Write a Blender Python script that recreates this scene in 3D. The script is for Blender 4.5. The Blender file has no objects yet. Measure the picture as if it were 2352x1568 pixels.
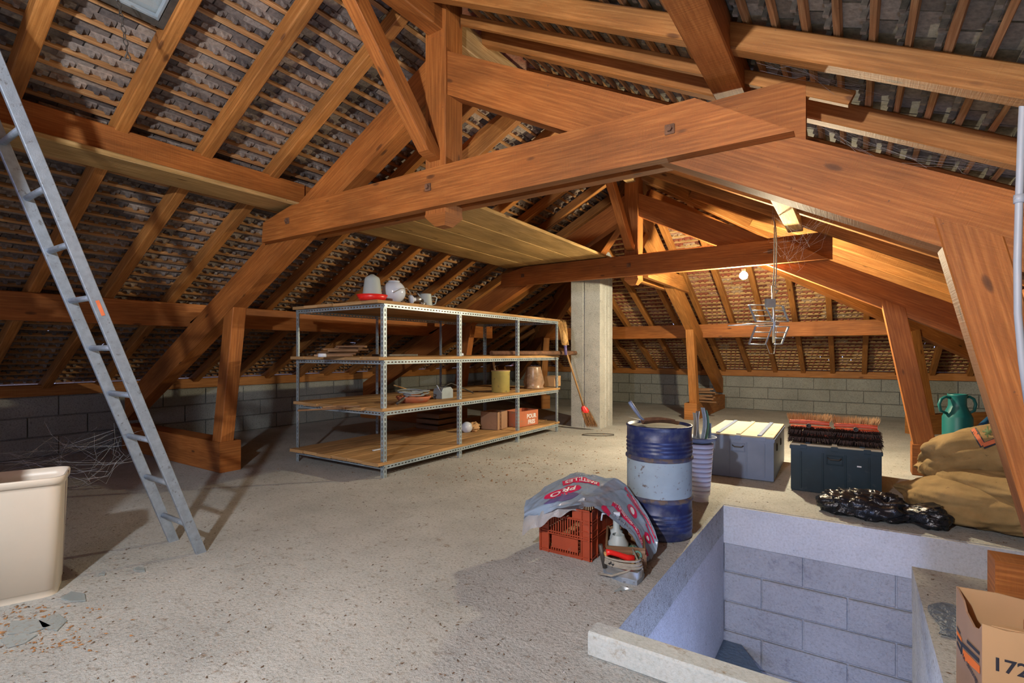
import bpy, bmesh, math, random
import numpy as np
from mathutils import Vector, Matrix, noise
from mathutils.bvhtree import BVHTree
random.seed(7)
C = bpy.context.scene.collection
SC = bpy.context.scene
# ------------------------------------------------------------------ camera, light, exposure
F = 1180.0; TH = math.radians(33.6); CT, ST = math.cos(TH), math.sin(TH); CX, HY, EYE = 1176.0, 809.0, 1.10
cd = bpy.data.cameras.new('camera'); cam = bpy.data.objects.new('camera', cd); C.objects.link(cam)
cam.location = (0, 0, EYE); cam.rotation_euler = (math.radians(90), 0, TH)
cd.sensor_width = 36; cd.lens = F/2352*36; cd.shift_y = 25/2352; cd.clip_start = .02
SC.camera = cam
vs = SC.view_settings; vs.view_transform = 'Standard'; vs.look = 'None'; vs.gamma = 1; vs.use_curve_mapping = False
vs.exposure = 0.14
W = bpy.data.worlds.new('sky'); SC.world = W; W.use_nodes = True
bg = W.node_tree.nodes['Background']; bg.inputs[0].default_value = (.52, .58, .92, 1); bg.inputs[1].default_value = 1.5
def lamp(name, loc, power, col, r, typ='POINT'):
    l = bpy.data.lights.new(name, typ); l.energy = power; l.color = col
    if typ == 'POINT': l.shadow_soft_size = r
    o = bpy.data.objects.new(name, l); o.location = loc; C.objects.link(o); return o
LAMP1 = lamp('lamp_light', (-.80, -.95, 2.0), 360, (.92, .96, 1), .05)      # bulb hanging behind the photographer
LAMP2 = lamp('lamp_light', (-.97, 5.90, 1.845), 300, (1, .86, .58), .03)      # bulb by the second truss
STAIR = lamp('stair_light', (.02, 1.98, -.85), 35, (.42, .56, 1), .12)  # lamp down in the stairwell

# ------------------------------------------------------------------ pixel of the photograph -> point of the building
def ray(px, py):
    a = (px-CX)/F; return Vector((a*CT-ST, a*ST+CT, (HY-py)/F))
def PD(px, py, d): return ray(px, py)*d + Vector((0, 0, EYE))
def PZ(px, py, z=0.0): r = ray(px, py); return r*((z-EYE)/r.z) + Vector((0, 0, EYE))
def PY(px, py, Y): r = ray(px, py); return r*(Y/r.y) + Vector((0, 0, EYE))
def PX(px, py, X): r = ray(px, py); return r*(X/r.x) + Vector((0, 0, EYE))

# ------------------------------------------------------------------ materials
def nt(name):
    m = bpy.data.materials.new(name); m.use_nodes = True
    n = m.node_tree; b = n.nodes['Principled BSDF']; return m, n, b
def N(n, t, **k):
    x = n.nodes.new(t)
    for a, v in k.items():
        if a in x.inputs.keys() if hasattr(x.inputs, 'keys') else False: x.inputs[a].default_value = v
        else: setattr(x, a, v)
    return x
def ramp(n, stops):
    r = n.nodes.new('ShaderNodeValToRGB'); e = r.color_ramp.elements
    e[0].position, e[0].color = stops[0][0], (*stops[0][1], 1)
    e[1].position, e[1].color = stops[-1][0], (*stops[-1][1], 1)
    for p, c in stops[1:-1]:
        q = e.new(p); q.color = (*c, 1)
    return r
def mixc(n, fac, a, b, mode='MIX'):
    x = n.nodes.new('ShaderNodeMix'); x.data_type = 'RGBA'; x.blend_type = mode
    for s, v in ((0, fac), (6, a), (7, b)):
        if isinstance(v, (int, float)): x.inputs[s].default_value = v
        elif isinstance(v, tuple): x.inputs[s].default_value = (*v[:3], 1)
        else: n.links.new(v, x.inputs[s])
    return x.outputs[2]
def noi(n, vec, scale, detail=4, rough=.55, dim='3D'):
    x = n.nodes.new('ShaderNodeTexNoise'); x.inputs['Scale'].default_value = scale
    x.inputs['Detail'].default_value = detail; x.inputs['Roughness'].default_value = rough
    n.links.new(vec, x.inputs['Vector']); return x.outputs['Fac']
def coord(n, kind='Object', scale=(1, 1, 1)):
    t = n.nodes.new('ShaderNodeTexCoord'); m = n.nodes.new('ShaderNodeMapping'); m.inputs['Scale'].default_value = scale
    n.links.new(t.outputs[kind], m.inputs['Vector']); return m.outputs['Vector']
def bump(n, b, h, strength=.3, dist=.01):
    x = n.nodes.new('ShaderNodeBump'); x.inputs['Strength'].default_value = strength; x.inputs['Distance'].default_value = dist
    n.links.new(h, x.inputs['Height']); n.links.new(x.outputs[0], b.inputs['Normal'])
def plain(name, col, rough=.6, metal=0, var=.25, scale=8, bmp=.15, dirt=None, dscale=5, dlo=.55, dhi=.7, coat=0):
    m, n, b = nt(name); v = coord(n)
    f = noi(n, v, scale, 6)
    lo = tuple(c*(1-var) for c in col); hi = tuple(min(1, c*(1+var)) for c in col)
    r = ramp(n, [(.3, lo), (.7, hi)]); n.links.new(f, r.inputs[0]); c = r.outputs[0]
    if dirt:
        g = noi(n, v, dscale, 8, .65); rr = ramp(n, [(dlo, (0, 0, 0)), (dhi, (1, 1, 1))]); n.links.new(g, rr.inputs[0])
        c = mixc(n, rr.outputs[0], c, dirt)
    n.links.new(c, b.inputs['Base Color']); b.inputs['Roughness'].default_value = rough; b.inputs['Metallic'].default_value = metal
    if coat: b.inputs['Coat Weight'].default_value = coat
    if bmp: bump(n, b, noi(n, v, scale*6, 4), bmp, .004)
    return m
def wood(name, a, bcol, dark=(.10, .035, .01), knots=1, rough=.62, dirt=.0, sheen=.35):
    m, n, b = nt(name)
    g = noi(n, coord(n, 'UV', (1.1, 26, 1)), 3.2, 8, .6)
    g2 = noi(n, coord(n, 'UV', (.9, 2.4, 1)), 1.6, 4, .5)
    r = ramp(n, [(.26, tuple(x*.72 for x in a)), (.48, a), (.70, bcol)]); n.links.new(g, r.inputs[0])
    r2 = ramp(n, [(.3, (.62, .62, .62)), (.7, (1.22, 1.2, 1.15))]); n.links.new(g2, r2.inputs[0])
    c = mixc(n, 1.0, r.outputs[0], r2.outputs[0], 'MULTIPLY')
    if knots:
        vo = n.nodes.new('ShaderNodeTexVoronoi'); vo.inputs['Scale'].default_value = 1.0
        n.links.new(coord(n, 'UV', (2.6, 7.5, 1)), vo.inputs['Vector'])
        kr = ramp(n, [(.0, (1, 1, 1)), (.07, (.75, .75, .75)), (.11, (0, 0, 0))]); n.links.new(vo.outputs['Distance'], kr.inputs[0])
        c = mixc(n, kr.outputs[0], c, dark)
    sp = noi(n, coord(n, 'Object'), 38, 5, .7); sr = ramp(n, [(.66, (0, 0, 0)), (.74, (1, 1, 1))]); n.links.new(sp, sr.inputs[0])
    c = mixc(n, sr.outputs[0], c, tuple(x*.35+.02 for x in a))
    n.links.new(c, b.inputs['Base Color'])
    b.inputs['Roughness'].default_value = rough; b.inputs['Specular IOR Level'].default_value = sheen
    s = noi(n, coord(n, 'UV', (90, 3, 1)), 1.5, 3, .6)
    ad = n.nodes.new('ShaderNodeMath'); ad.operation = 'ADD'; n.links.new(s, ad.inputs[0]); n.links.new(g, ad.inputs[1])
    bump(n, b, ad.outputs[0], .35, .004)
    return m
M = {}
M['wood'] = wood('orange_fir', (.34, .110, .022), (.48, .180, .044))
M['wood2'] = wood('golden_fir', (.37, .145, .034), (.52, .235, .068))
M['pale'] = wood('pale_fir', (.50, .31, .13), (.66, .46, .23), dark=(.2, .1, .03))
M['plank'] = wood('rough_plank', (.42, .26, .10), (.58, .38, .18), dark=(.16, .08, .03), sheen=.1)
M['shelfboard'] = wood('shelf_board', (.44, .26, .115), (.60, .39, .20), dark=(.16, .07, .02), sheen=.1)
M['batten'] = wood('batten_wood', (.40, .20, .085), (.60, .36, .17), knots=0, sheen=.1)
M['darkwood'] = wood('old_wood', (.20, .11, .06), (.36, .23, .14), knots=0, sheen=.1)
def tilemat(name, cols):
    m, n, b = nt(name); t = n.nodes.new('ShaderNodeTexCoord')
    f = noi(n, t.outputs['UV'], 1.7, 1); r = ramp(n, cols); n.links.new(f, r.inputs[0])
    f2 = noi(n, coord(n), 45, 6, .65); r2 = ramp(n, [(.3, (.55, .55, .55)), (.7, (1.3, 1.3, 1.3))]); n.links.new(f2, r2.inputs[0])
    n.links.new(mixc(n, 1.0, r.outputs[0], r2.outputs[0], 'MULTIPLY'), b.inputs['Base Color'])
    b.inputs['Roughness'].default_value = .8; bump(n, b, f2, .4, .004); return m
M['tile'] = tilemat('old_clay_tile', [(.3, (.11, .09, .085)), (.45, (.20, .16, .14)), (.55, (.27, .225, .20)), (.68, (.40, .30, .23))])
M['tile_r'] = tilemat('mossy_clay_tile', [(.3, (.09, .085, .06)), (.5, (.17, .15, .11)), (.68, (.32, .28, .21))])
M['tile_red'] = tilemat('red_clay_tile', [(.3, (.14, .045, .025)), (.5, (.30, .085, .045)), (.68, (.42, .30, .2))])
def concrete(name, a, b_, dirt=(.10, .07, .045), ds=(7, .56, .68), bs=.5, big=1.2, pit=.55):
    m, n, b = nt(name); v = coord(n)
    f = noi(n, v, big, 8, .65); r = ramp(n, [(.32, a), (.68, b_)]); n.links.new(f, r.inputs[0]); c = r.outputs[0]
    g = noi(n, v, ds[0], 9, .72); gr = ramp(n, [(ds[1], (0, 0, 0)), (ds[2], (1, 1, 1))]); n.links.new(g, gr.inputs[0])
    c = mixc(n, gr.outputs[0], c, dirt)
    h = noi(n, v, 70, 4, .7); hr = ramp(n, [(.30, (pit, pit*.97, pit*.92)), (.45, (1, 1, 1)), (.66, (1.12, 1.12, 1.12))]); n.links.new(h, hr.inputs[0])
    c = mixc(n, 1.0, c, hr.outputs[0], 'MULTIPLY')
    n.links.new(c, b.inputs['Base Color']); b.inputs['Roughness'].default_value = .93; b.inputs['Specular IOR Level'].default_value = .15
    ad = n.nodes.new('ShaderNodeMath'); ad.operation = 'ADD'; n.links.new(h, ad.inputs[0]); n.links.new(g, ad.inputs[1])
    bump(n, b, ad.outputs[0], bs, .012); return m
M['floor'] = concrete('dusty_screed', (.36, .365, .35), (.54, .545, .525), dirt=(.22, .17, .12), ds=(20, .56, .70), bs=.8)
M['block'] = concrete('cinder_block', (.25, .26, .24), (.37, .38, .35), dirt=(.15, .15, .14), ds=(60, .56, .7), bs=.7)
M['mortar'] = concrete('mortar', (.17, .17, .155), (.25, .25, .23))
M['pit'] = concrete('limed_block', (.34, .34, .36), (.46, .46, .48), dirt=(.24, .24, .27), ds=(5, .58, .70), bs=.9, pit=.8)
M['pitplaster'] = concrete('limed_render', (.46, .46, .48), (.60, .60, .62), dirt=(.3, .3, .34), ds=(14, .62, .7), bs=.5, pit=.85)
M['pillar'] = concrete('cast_concrete', (.36, .36, .34), (.52, .52, .49), dirt=(.22, .22, .21), ds=(16, .6, .7), bs=.5, big=2.5)
M['lime'] = concrete('whitewashed_kerb', (.42, .45, .44), (.55, .58, .57), dirt=(.3, .24, .17), ds=(14, .60, .7), bs=.4, pit=.85)
M['alu'] = plain('weathered_aluminium', (.33, .39, .47), .45, .6, .15, 30, .2, dirt=(.20, .22, .24), dscale=40, dlo=.6, dhi=.66)
M['steel'] = plain('grey_steel', (.34, .40, .45), .5, .55, .12, 10, .1)
M['rust'] = plain('rusty_iron', (.16, .08, .045), .85, .2, .4, 20, .5, dirt=(.28, .13, .06), dscale=9)
M['iron'] = plain('dark_iron', (.10, .09, .08), .6, .6, .3, 20, .2)
M['cream'] = plain('cream_plastic', (.66, .58, .48), .4, 0, .05, 3, .02, dirt=(.45, .36, .26), dscale=9, dlo=.66, dhi=.8)
M['white'] = plain('white_glass', (.58, .64, .74), .15, 0, .04, 3, 0)
M['frost'] = plain('frosted_plastic', (.36, .41, .41), .5, 0, .06, 3, .03)
M['red'] = plain('red_plastic', (.72, .02, .015), .35, 0, .06, 3, .02)
M['crate'] = plain('rust_red_plastic', (.33, .050, .015), .5, 0, .12, 6, .1, dirt=(.30, .11, .07), dscale=18, dlo=.6, dhi=.72)
M['drumblue'] = plain('dark_blue_paint', (.014, .024, .095), .42, .1, .3, 9, .1, dirt=(.09, .10, .14), dscale=14, dlo=.48, dhi=.72)
M['drumgrey'] = plain('pale_grey_paint', (.27, .34, .38), .6, 0, .14, 5, .1, dirt=(.13, .10, .08), dscale=30, dlo=.60, dhi=.66)
M['trunkdark'] = plain('dark_teal_paint', (.004, .022, .036), .5, .1, .25, 5, .06, dirt=(.05, .06, .065), dscale=16, dlo=.6, dhi=.72)
M['trunkgrey'] = plain('blue_grey_paint', (.17, .22, .34), .5, .1, .12, 5, .06)
M['trunklid'] = plain('dusty_lid', (.50, .44, .31), .75, 0, .15, 6, .1, dirt=(.25, .22, .17), dscale=6)
M['teal'] = plain('teal_plastic', (.005, .12, .12), .42, 0, .15, 5, .03, dirt=(.02, .15, .14), dscale=6, dlo=.5, dhi=.8)
M['tealblue'] = plain('blue_plastic_spout', (.02, .10, .22), .38, 0, .1, 5, .03)
M['cup'] = plain('white_blue_plastic', (.74, .77, .93), .4, 0, .05, 5, .02, dirt=(.25, .24, .25), dscale=22, dlo=.68, dhi=.74)
M['chrome'] = plain('galvanised', (.60, .62, .64), .28, .9, .12, 12, .05)
M['pipe'] = plain('grey_conduit', (.42, .45, .50), .45, 0, .05, 4, .02)
M['terracotta'] = plain('terracotta', (.48, .15, .07), .75, 0, .15, 6, .1, dirt=(.32, .2, .13), dscale=8)
M['clay'] = plain('glazed_clay', (.30, .19, .12), .3, 0, .3, 14, .1, dirt=(.42, .34, .25), dscale=22)
M['yellow'] = plain('faded_yellow_tin', (.40, .34, .10), .6, .1, .15, 5, .05, dirt=(.14, .10, .07), dscale=12, dlo=.62, dhi=.7)
M['card'] = plain('cardboard', (.50, .30, .145), .85, 0, .07, 4, .08, dirt=(.36, .21, .11), dscale=5, dlo=.6, dhi=.75)
M['card2'] = plain('brown_cardboard', (.34, .20, .12), .85, 0, .1, 4, .08, dirt=(.22, .13, .08), dscale=5, dlo=.6, dhi=.75)
M['ink'] = plain('black_ink', (.02, .02, .03), .7, 0, .1, 4, 0)
M['orange'] = plain('orange_ink', (.85, .17, .01), .7, 0, .08, 8, 0)
M['magenta'] = plain('magenta_print', (.62, .012, .09), .35, 0, .08, 8, 0)
M['violet'] = plain('violet_print', (.12, .10, .26), .35, 0, .1, 8, 0)
M['whiteink'] = plain('white_print', (.75, .75, .78), .45, 0, .04, 8, 0)
M['greyprint'] = plain('silver_print', (.36, .40, .48), .4, 0, .04, 8, 0)
M['greenink'] = plain('green_print', (.07, .12, .03), .8, 0, .2, 20, 0)
M['redink'] = plain('faded_red_print', (.58, .14, .05), .85, 0, .15, 20, 0)
M['straw'] = plain('straw', (.48, .28, .10), .8, 0, .3, 30, 0)
M['bristle'] = plain('dark_bristle', (.055, .03, .022), .85, 0, .4, 30, 0)
M['tanbristle'] = plain('tan_bristle', (.50, .30, .14), .8, 0, .3, 30, 0)
M['brushred'] = plain('red_brush_back', (.66, .10, .035), .45, 0, .12, 8, 0)
M['rope'] = plain('grey_cord', (.30, .27, .22), .85, 0, .2, 60, .3)
M['greywire'] = plain('grey_cable', (.26, .30, .31), .5, 0, .1, 20, 0)
M['blackwire'] = plain('black_cable', (.02, .02, .02), .5, 0, .1, 20, 0)
M['bead'] = plain('worn_bead', (.06, .06, .10), .7, .1, .3, 20, .3, dirt=(.13, .09, .065), dscale=24, dlo=.5, dhi=.6)
M['grease'] = plain('grey_sludge', (.22, .21, .17), .8, 0, .3, 9, .3)
M['debris'] = plain('dark_debris', (.12, .075, .045), .9, 0, .5, 40, .2)
M['chip'] = plain('leaf_litter', (.30, .15, .06), .9, 0, .5, 40, .2)
M['web'] = plain('cobweb', (.6, .6, .62), .9, 0, .1, 40, 0)
M['greenglass'] = plain('green_glass', (.10, .22, .16), .15, 0, .1, 5, 0)
def hessian():
    m, n, b = nt('hessian'); v = coord(n)
    f = noi(n, v, 3, 8, .6); r = ramp(n, [(.3, (.22, .135, .045)), (.7, (.44, .29, .12))]); n.links.new(f, r.inputs[0])
    s = noi(n, v, 28, 5, .7); sr = ramp(n, [(.64, (0, 0, 0)), (.72, (1, 1, 1))]); n.links.new(s, sr.inputs[0])
    n.links.new(mixc(n, sr.outputs[0], r.outputs[0], (.11, .06, .03)), b.inputs['Base Color']); b.inputs['Roughness'].default_value = .95
    w = n.nodes.new('ShaderNodeTexWave'); w.inputs['Scale'].default_value = 90; n.links.new(v, w.inputs['Vector'])
    w2 = n.nodes.new('ShaderNodeTexWave'); w2.inputs['Scale'].default_value = 90; w2.bands_direction = 'Z'; n.links.new(v, w2.inputs['Vector'])
    a = n.nodes.new('ShaderNodeMath'); a.operation = 'ADD'; n.links.new(w.outputs['Fac'], a.inputs[0]); n.links.new(w2.outputs['Fac'], a.inputs[1])
    bump(n, b, a.outputs[0], .25, .003); return m
M['hessian'] = hessian()
def film(name, col, rough, wr=14, st=.5, tr=0.0):
    m, n, b = nt(name); v = coord(n); f = noi(n, v, wr, 5, .6)
    b.inputs['Base Color'].default_value = (*col, 1); b.inputs['Roughness'].default_value = rough
    b.inputs['Transmission Weight'].default_value = tr
    bump(n, b, f, st, .02); return m
M['blackfilm'] = film('black_bin_liner', (.012, .014, .018), .16, 16, .7)
M['greyfilm'] = film('blue_grey_sack_film', (.24, .32, .43), .24, 12, .35)
M['clearfilm'] = film('clear_film', (.45, .45, .46), .25, 16, .4, .35)
M['bluefilm'] = film('blue_sheet', (.10, .15, .22), .4, 30, .7)
def glassmat():
    m, n, b = nt('clear_glass'); b.inputs['Base Color'].default_value = (.78, .86, .88, 1); b.inputs['Roughness'].default_value = .08
    b.inputs['Transmission Weight'].default_value = .75; f = noi(n, coord(n), 20, 4); bump(n, b, f, .05, .002); return m
M['glass'] = glassmat()
def slotted():
    m, n, b = nt('slotted_steel'); t = n.nodes.new('ShaderNodeTexCoord'); sx = n.nodes.new('ShaderNodeSeparateXYZ'); n.links.new(t.outputs['UV'], sx.inputs[0])
    def mth(op, a, v=None):
        x = n.nodes.new('ShaderNodeMath'); x.operation = op
        n.links.new(a, x.inputs[0])
        if v is not None:
            if isinstance(v, (int, float)): x.inputs[1].default_value = v
            else: n.links.new(v, x.inputs[1])
        return x.outputs[0]
    u = mth('LESS_THAN', mth('FRACT', mth('MULTIPLY', sx.outputs[0], 24)), .58)      # slots along the strip, 42 mm pitch
    w = mth('LESS_THAN', mth('ABSOLUTE', mth('SUBTRACT', sx.outputs[1], .5)), .13)
    hole = mth('MULTIPLY', u, w)
    f = noi(n, coord(n), 9, 5); r = ramp(n, [(.3, (.27, .34, .38)), (.7, (.42, .49, .53))]); n.links.new(f, r.inputs[0])
    n.links.new(r.outputs[0], b.inputs['Base Color']); b.inputs['Roughness'].default_value = .45; b.inputs['Metallic'].default_value = .35
    inv = mth('SUBTRACT', hole, 1); inv = mth('ABSOLUTE', inv); n.links.new(inv, b.inputs['Alpha']); return m
M['slot'] = slotted()
def emis(name, col, s):
    m, n, b = nt(name); b.inputs['Base Color'].default_value = (*col, 1)
    b.inputs['Emission Color'].default_value = (*col, 1); b.inputs['Emission Strength'].default_value = s; return m
M['bulb'] = emis('lit_bulb', (1, .95, .85), 60)

# ------------------------------------------------------------------ mesh builder
class MB:
    def __init__(s): s.v = []; s.f = []; s.uv = []; s.m = []; s.sm = []
    def face(s, idx, uv=None, mi=0, smooth=False):
        s.f.append(idx); s.uv.append(uv or [(0, 0)]*len(idx)); s.m.append(mi); s.sm.append(smooth)
    def quad(s, pts, uv=None, mi=0):
        i = len(s.v); s.v += [tuple(p) for p in pts]; s.face(list(range(i, i+len(pts))), uv, mi)
    def beam(s, p0, p1, w, h, up=(0, 0, 1), ch=.004, c0=None, c1=None, mi=0):
        p0, p1 = Vector(p0), Vector(p1); a = (p1-p0); L = a.length; a.normalize()
        up = Vector(up); sd = a.cross(up).normalized(); u = sd.cross(a).normalized()
        ch = min(ch, w*.3, h*.3); x, y = w/2, h/2
        ring = [(-x+ch, -y), (x-ch, -y), (x, -y+ch), (x, y-ch), (x-ch, y), (-x+ch, y), (-x, y-ch), (-x, -y+ch)]
        o1, o2 = random.random()*80, random.random()*80; i0 = len(s.v)
        for base, cut in ((p0, c0), (p1, c1)):
            for r in ring:
                q = base + sd*r[0] + u*r[1]
                if cut:
                    n_ = Vector(cut); q = q - a*((q-base).dot(n_)/a.dot(n_))
                s.v.append(tuple(q))
        per = [0]
        for k in range(8):
            q, r = ring[k], ring[(k+1) % 8]; per.append(per[-1]+math.hypot(q[0]-r[0], q[1]-r[1]))
        for k in range(8):
            j = (k+1) % 8
            s.face([i0+k, i0+j, i0+8+j, i0+8+k], [(o1, o2+per[k]), (o1, o2+per[k+1]), (o1+L, o2+per[k+1]), (o1+L, o2+per[k])], mi)
        e = [(o1+r[0]*.3, o2+r[1]) for r in ring]
        s.face([i0+k for k in range(7, -1, -1)], e[::-1], mi); s.face([i0+8+k for k in range(8)], e, mi)
        return s
    def box(s, lo, hi, mi=0, ch=.0):
        lo, hi = Vector(lo), Vector(hi); d = hi-lo; c = (lo+hi)/2
        ax = max(range(3), key=lambda k: d[k]); e = Vector((0, 0, 0)); e[ax] = d[ax]/2
        up = Vector((0, 0, 1)) if ax != 2 else Vector((0, 1, 0))
        if ax == 0: w, h = d.y, d.z
        elif ax == 1: w, h = d.x, d.z
        else: w, h = d.x, d.y
        return s.beam(c-e, c+e, w, h, up, ch or .0005, mi=mi)
    def prism(s, poly, o, u, v, n, t, mi=0, grain=None):
        """polygon in the plane (o,u,v), thickness t along n"""
        o, u, v, n = map(Vector, (o, u, v, n)); i0 = len(s.v); k = len(poly); ro = random.random()*80
        if grain is None: g = (1, 0)
        else: g = grain
        def guv(p): return (ro+p[0]*g[0]+p[1]*g[1], ro-p[0]*g[1]+p[1]*g[0])
        for off in (0, t):
            for p in poly: s.v.append(tuple(o+u*p[0]+v*p[1]+n*off))
        s.face([i0+j for j in range(k-1, -1, -1)], [guv(poly[j]) for j in range(k-1, -1, -1)], mi)
        s.face([i0+k+j for j in range(k)], [guv(p) for p in poly], mi)
        for j in range(k):
            q = (j+1) % k; a, b = guv(poly[j]), guv(poly[q])
            s.face([i0+j, i0+q, i0+k+q, i0+k+j], [a, b, (b[0], b[1]+t), (a[0], a[1]+t)], mi)
        return s
    def lathe(s, prof, c=(0, 0, 0), seg=32, mi=0, axis=None, smooth=True, mats=None, sx=1, sy=1):
        c = Vector(c); R = Matrix.Identity(3) if axis is None else Vector((0, 0, 1)).rotation_difference(Vector(axis)).to_matrix()
        i0 = len(s.v)
        for r, z in prof:
            for k in range(seg):
                t = 2*math.pi*k/seg; s.v.append(tuple(c+R @ Vector((r*math.cos(t)*sx, r*math.sin(t)*sy, z))))
        for j in range(len(prof)-1):
            for k in range(seg):
                q = (k+1) % seg; a = i0+j*seg
                s.face([a+k, a+q, a+seg+q, a+seg+k], [(k/seg, j), ((k+1)/seg, j), ((k+1)/seg, j+1), (k/seg, j+1)], mats[j] if mats else mi, smooth)
        return s
    def tube(s, pts, r, seg=8, mi=0, cap=True, closed=False):
        pts = [Vector(p) for p in pts]; n = len(pts); i0 = len(s.v)
        rr = r if isinstance(r, (list, tuple)) else [r]*n; prev = None; ln = 0
        for i, p in enumerate(pts):
            t = (pts[min(i+1, n-1)]-pts[max(i-1, 0)]).normalized()
            if prev is None:
                a = Vector((0, 0, 1)) if abs(t.z) < .9 else Vector((1, 0, 0)); a = (a-t*a.dot(t)).normalized()
            else: a = (prev-t*prev.dot(t)).normalized()
            prev = a; b = t.cross(a)
            for k in range(seg):
                q = 2*math.pi*k/seg; s.v.append(tuple(p+a*math.cos(q)*rr[i]+b*math.sin(q)*rr[i]))
        for i in range(n-1):
            l = (pts[i+1]-pts[i]).length
            for k in range(seg):
                q = (k+1) % seg; a = i0+i*seg
                s.face([a+k, a+q, a+seg+q, a+seg+k], [(ln, k*.01), (ln, k*.01+.01), (ln+l, k*.01+.01), (ln+l, k*.01)], mi, True)
            ln += l
        if cap:
            s.face([i0+k for k in range(seg-1, -1, -1)], None, mi); s.face([i0+(n-1)*seg+k for k in range(seg)], None, mi)
        return s
    def grid(s, P, mi=0, smooth=True, closed=False):
        n, m = len(P), len(P[0]); i0 = len(s.v)
        for r in P: s.v += [tuple(p) for p in r]
        for i in range(n-1):
            for j in range(m-1 if not closed else m):
                q = (j+1) % m
                s.face([i0+i*m+j, i0+i*m+q, i0+(i+1)*m+q, i0+(i+1)*m+j], [(i/n, j/m), (i/n, (j+1)/m), ((i+1)/n, (j+1)/m), ((i+1)/n, j/m)], mi, smooth)
        return s
    def xf(s, mat):
        s.v = [tuple(mat @ Vector(p)) for p in s.v]; return s
    def build(s, name, mats, parent=None, off=None):
        me = bpy.data.meshes.new(name)
        if off is None: off = parent['_base'] if (parent is not None and '_base' in parent) else (0, 0, 0)
        vv = [(p[0]-off[0], p[1]-off[1], p[2]-off[2]) for p in s.v]
        me.from_pydata(vv, [], s.f)
        uvl = me.uv_layers.new(name='UVMap'); uvl.data.foreach_set('uv', [c for f in s.uv for p in f for c in p])
        me.polygons.foreach_set('material_index', s.m); me.polygons.foreach_set('use_smooth', s.sm)
        for m in (mats if isinstance(mats, (list, tuple)) else [mats]): me.materials.append(M[m] if isinstance(m, str) else m)
        me.update()
        o = bpy.data.objects.new(name, me); C.objects.link(o)
        if parent is not None: o.parent = parent
        return o
def tag(o, label=None, cat=None, group=None, kind=None):
    if label: o['label'] = label
    if cat: o['category'] = cat
    if group: o['group'] = group
    if kind: o['kind'] = kind
    return o
def thing(name, label, cat, base=(0, 0, 0), group=None, kind=None):
    o = bpy.data.objects.new(name, None); C.objects.link(o); o.location = base; o['_base'] = list(map(float, base))
    return tag(o, label, cat, group, kind)
BASES = {}
def part(name, mb, mats, parent, label=None, kind=None, root=None):
    """parent may be a thing (Empty with _base) or a part below it"""
    off = parent.get('_base') or BASES.get(parent.name, (0, 0, 0))
    o = mb.build(name, mats, parent, off); BASES[o.name] = off
    if label: o['label'] = label
    if kind: o['kind'] = kind
    return o
def single(name, mb, mats, label, cat, group=None, kind=None, base=None):
    if base is None:
        a = np.array(mb.v); base = ((a[:, 0].min()+a[:, 0].max())/2, (a[:, 1].min()+a[:, 1].max())/2, a[:, 2].min())
    o = mb.build(name, mats, None, base); o.location = base; BASES[o.name] = tuple(0.0 for _ in base)
    BASES[o.name] = tuple(map(float, base))
    return tag(o, label, cat, group, kind)

# ------------------------------------------------------------------ building geometry constants
XL, XR, XM = -7.10, 2.74, -2.18            # inner wall faces and the ridge line
YT1, YT2, YB, YF = 2.495, 5.90, 10.82, -4.6 # trusses, back wall, end left unwalled behind the camera to let sky fill in
SL = .513; PH = math.atan(SL); CP, SP = math.cos(PH), math.sin(PH); Z0 = .72
def zp(x): return Z0 + SL*((x-XL) if x < XM else (XR-x))      # underside of the rafters
class Slope:
    def __init__(s, kind):
        s.k = kind
        s.t = Vector((0, 1, 0)) if kind != 'B' else Vector((1, 0, 0))
        d = {'L': Vector((1, 0, 0)), 'R': Vector((-1, 0, 0)), 'B': Vector((0, -1, 0))}[kind]
        s.s = Vector((d.x*CP, d.y*CP, SP)); s.n = Vector((-d.x*SP, -d.y*SP, CP))
        s.o = {'L': Vector((XL, 0, Z0)), 'R': Vector((XR, 0, Z0)), 'B': Vector((0, YB, Z0))}[kind]
    def p(s, a, t, n=0): return s.o + s.s*a + s.t*t + s.n*n
LEN = (XM-XL)/CP
def smax(kind, t):
    """distance up the slope to the ridge or hip at position t"""
    if kind in 'LR': return LEN if t <= YT2 else max(0, (XM-XL-(t-YT2))/CP)
    return max(0, (XM-XL-abs(t-XM))/CP)

# ------------------------------------------------------------------ floor, pit, walls
PX0, PX1, PY0, PYm, PY1 = -.78, .25, 1.79, 3.34, 3.95
fl = MB(); T = -.2
for lo, hi in (((XL-.2, YF), (XR+.2, PY0)), ((XL-.2, PY0), (PX0, PY1)), ((PX1, PY0), (XR+.2, PYm)), ((1.9, PYm), (XR+.2, PY1)), ((XL-.2, PY1), (XR+.2, YB+.2))):
    fl.box((*lo, T), (*hi, 0))
floor = tag(fl.build('floor', 'floor'), 'grey dusty concrete attic floor with a stairwell opening', kind='structure')
def wall_blocks(wall, o, u, n, L, z0, rows, mat, bl=.5, bh=.2, dep=.03, shift=0., tmin=-1e9, tmax=1e9):
    o, u, n = map(Vector, (o, u, n))
    for r in range(rows):
        t = -(r % 2)*bl/2 + shift
        while t < L:
            a, b = max(t+.006, 0), min(t+bl-.006, L)
            if b-a > .05 and tmin < (a+b)/2 < tmax:
                z = z0+r*(bh+.012); j = random.uniform(-.003, .003)
                m = MB(); m.beam(o+u*a+n*(dep/2+j)+Vector((0, 0, z+bh/2)), o+u*b+n*(dep/2+j)+Vector((0, 0, z+bh/2)), dep, bh, ch=.006)
                part('block', m, mat, wall)
            t += bl
def wall(name, lo, hi, label, mat='mortar'):
    return tag(MB().box(lo, hi).build(name, mat), label, kind='structure')
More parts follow.
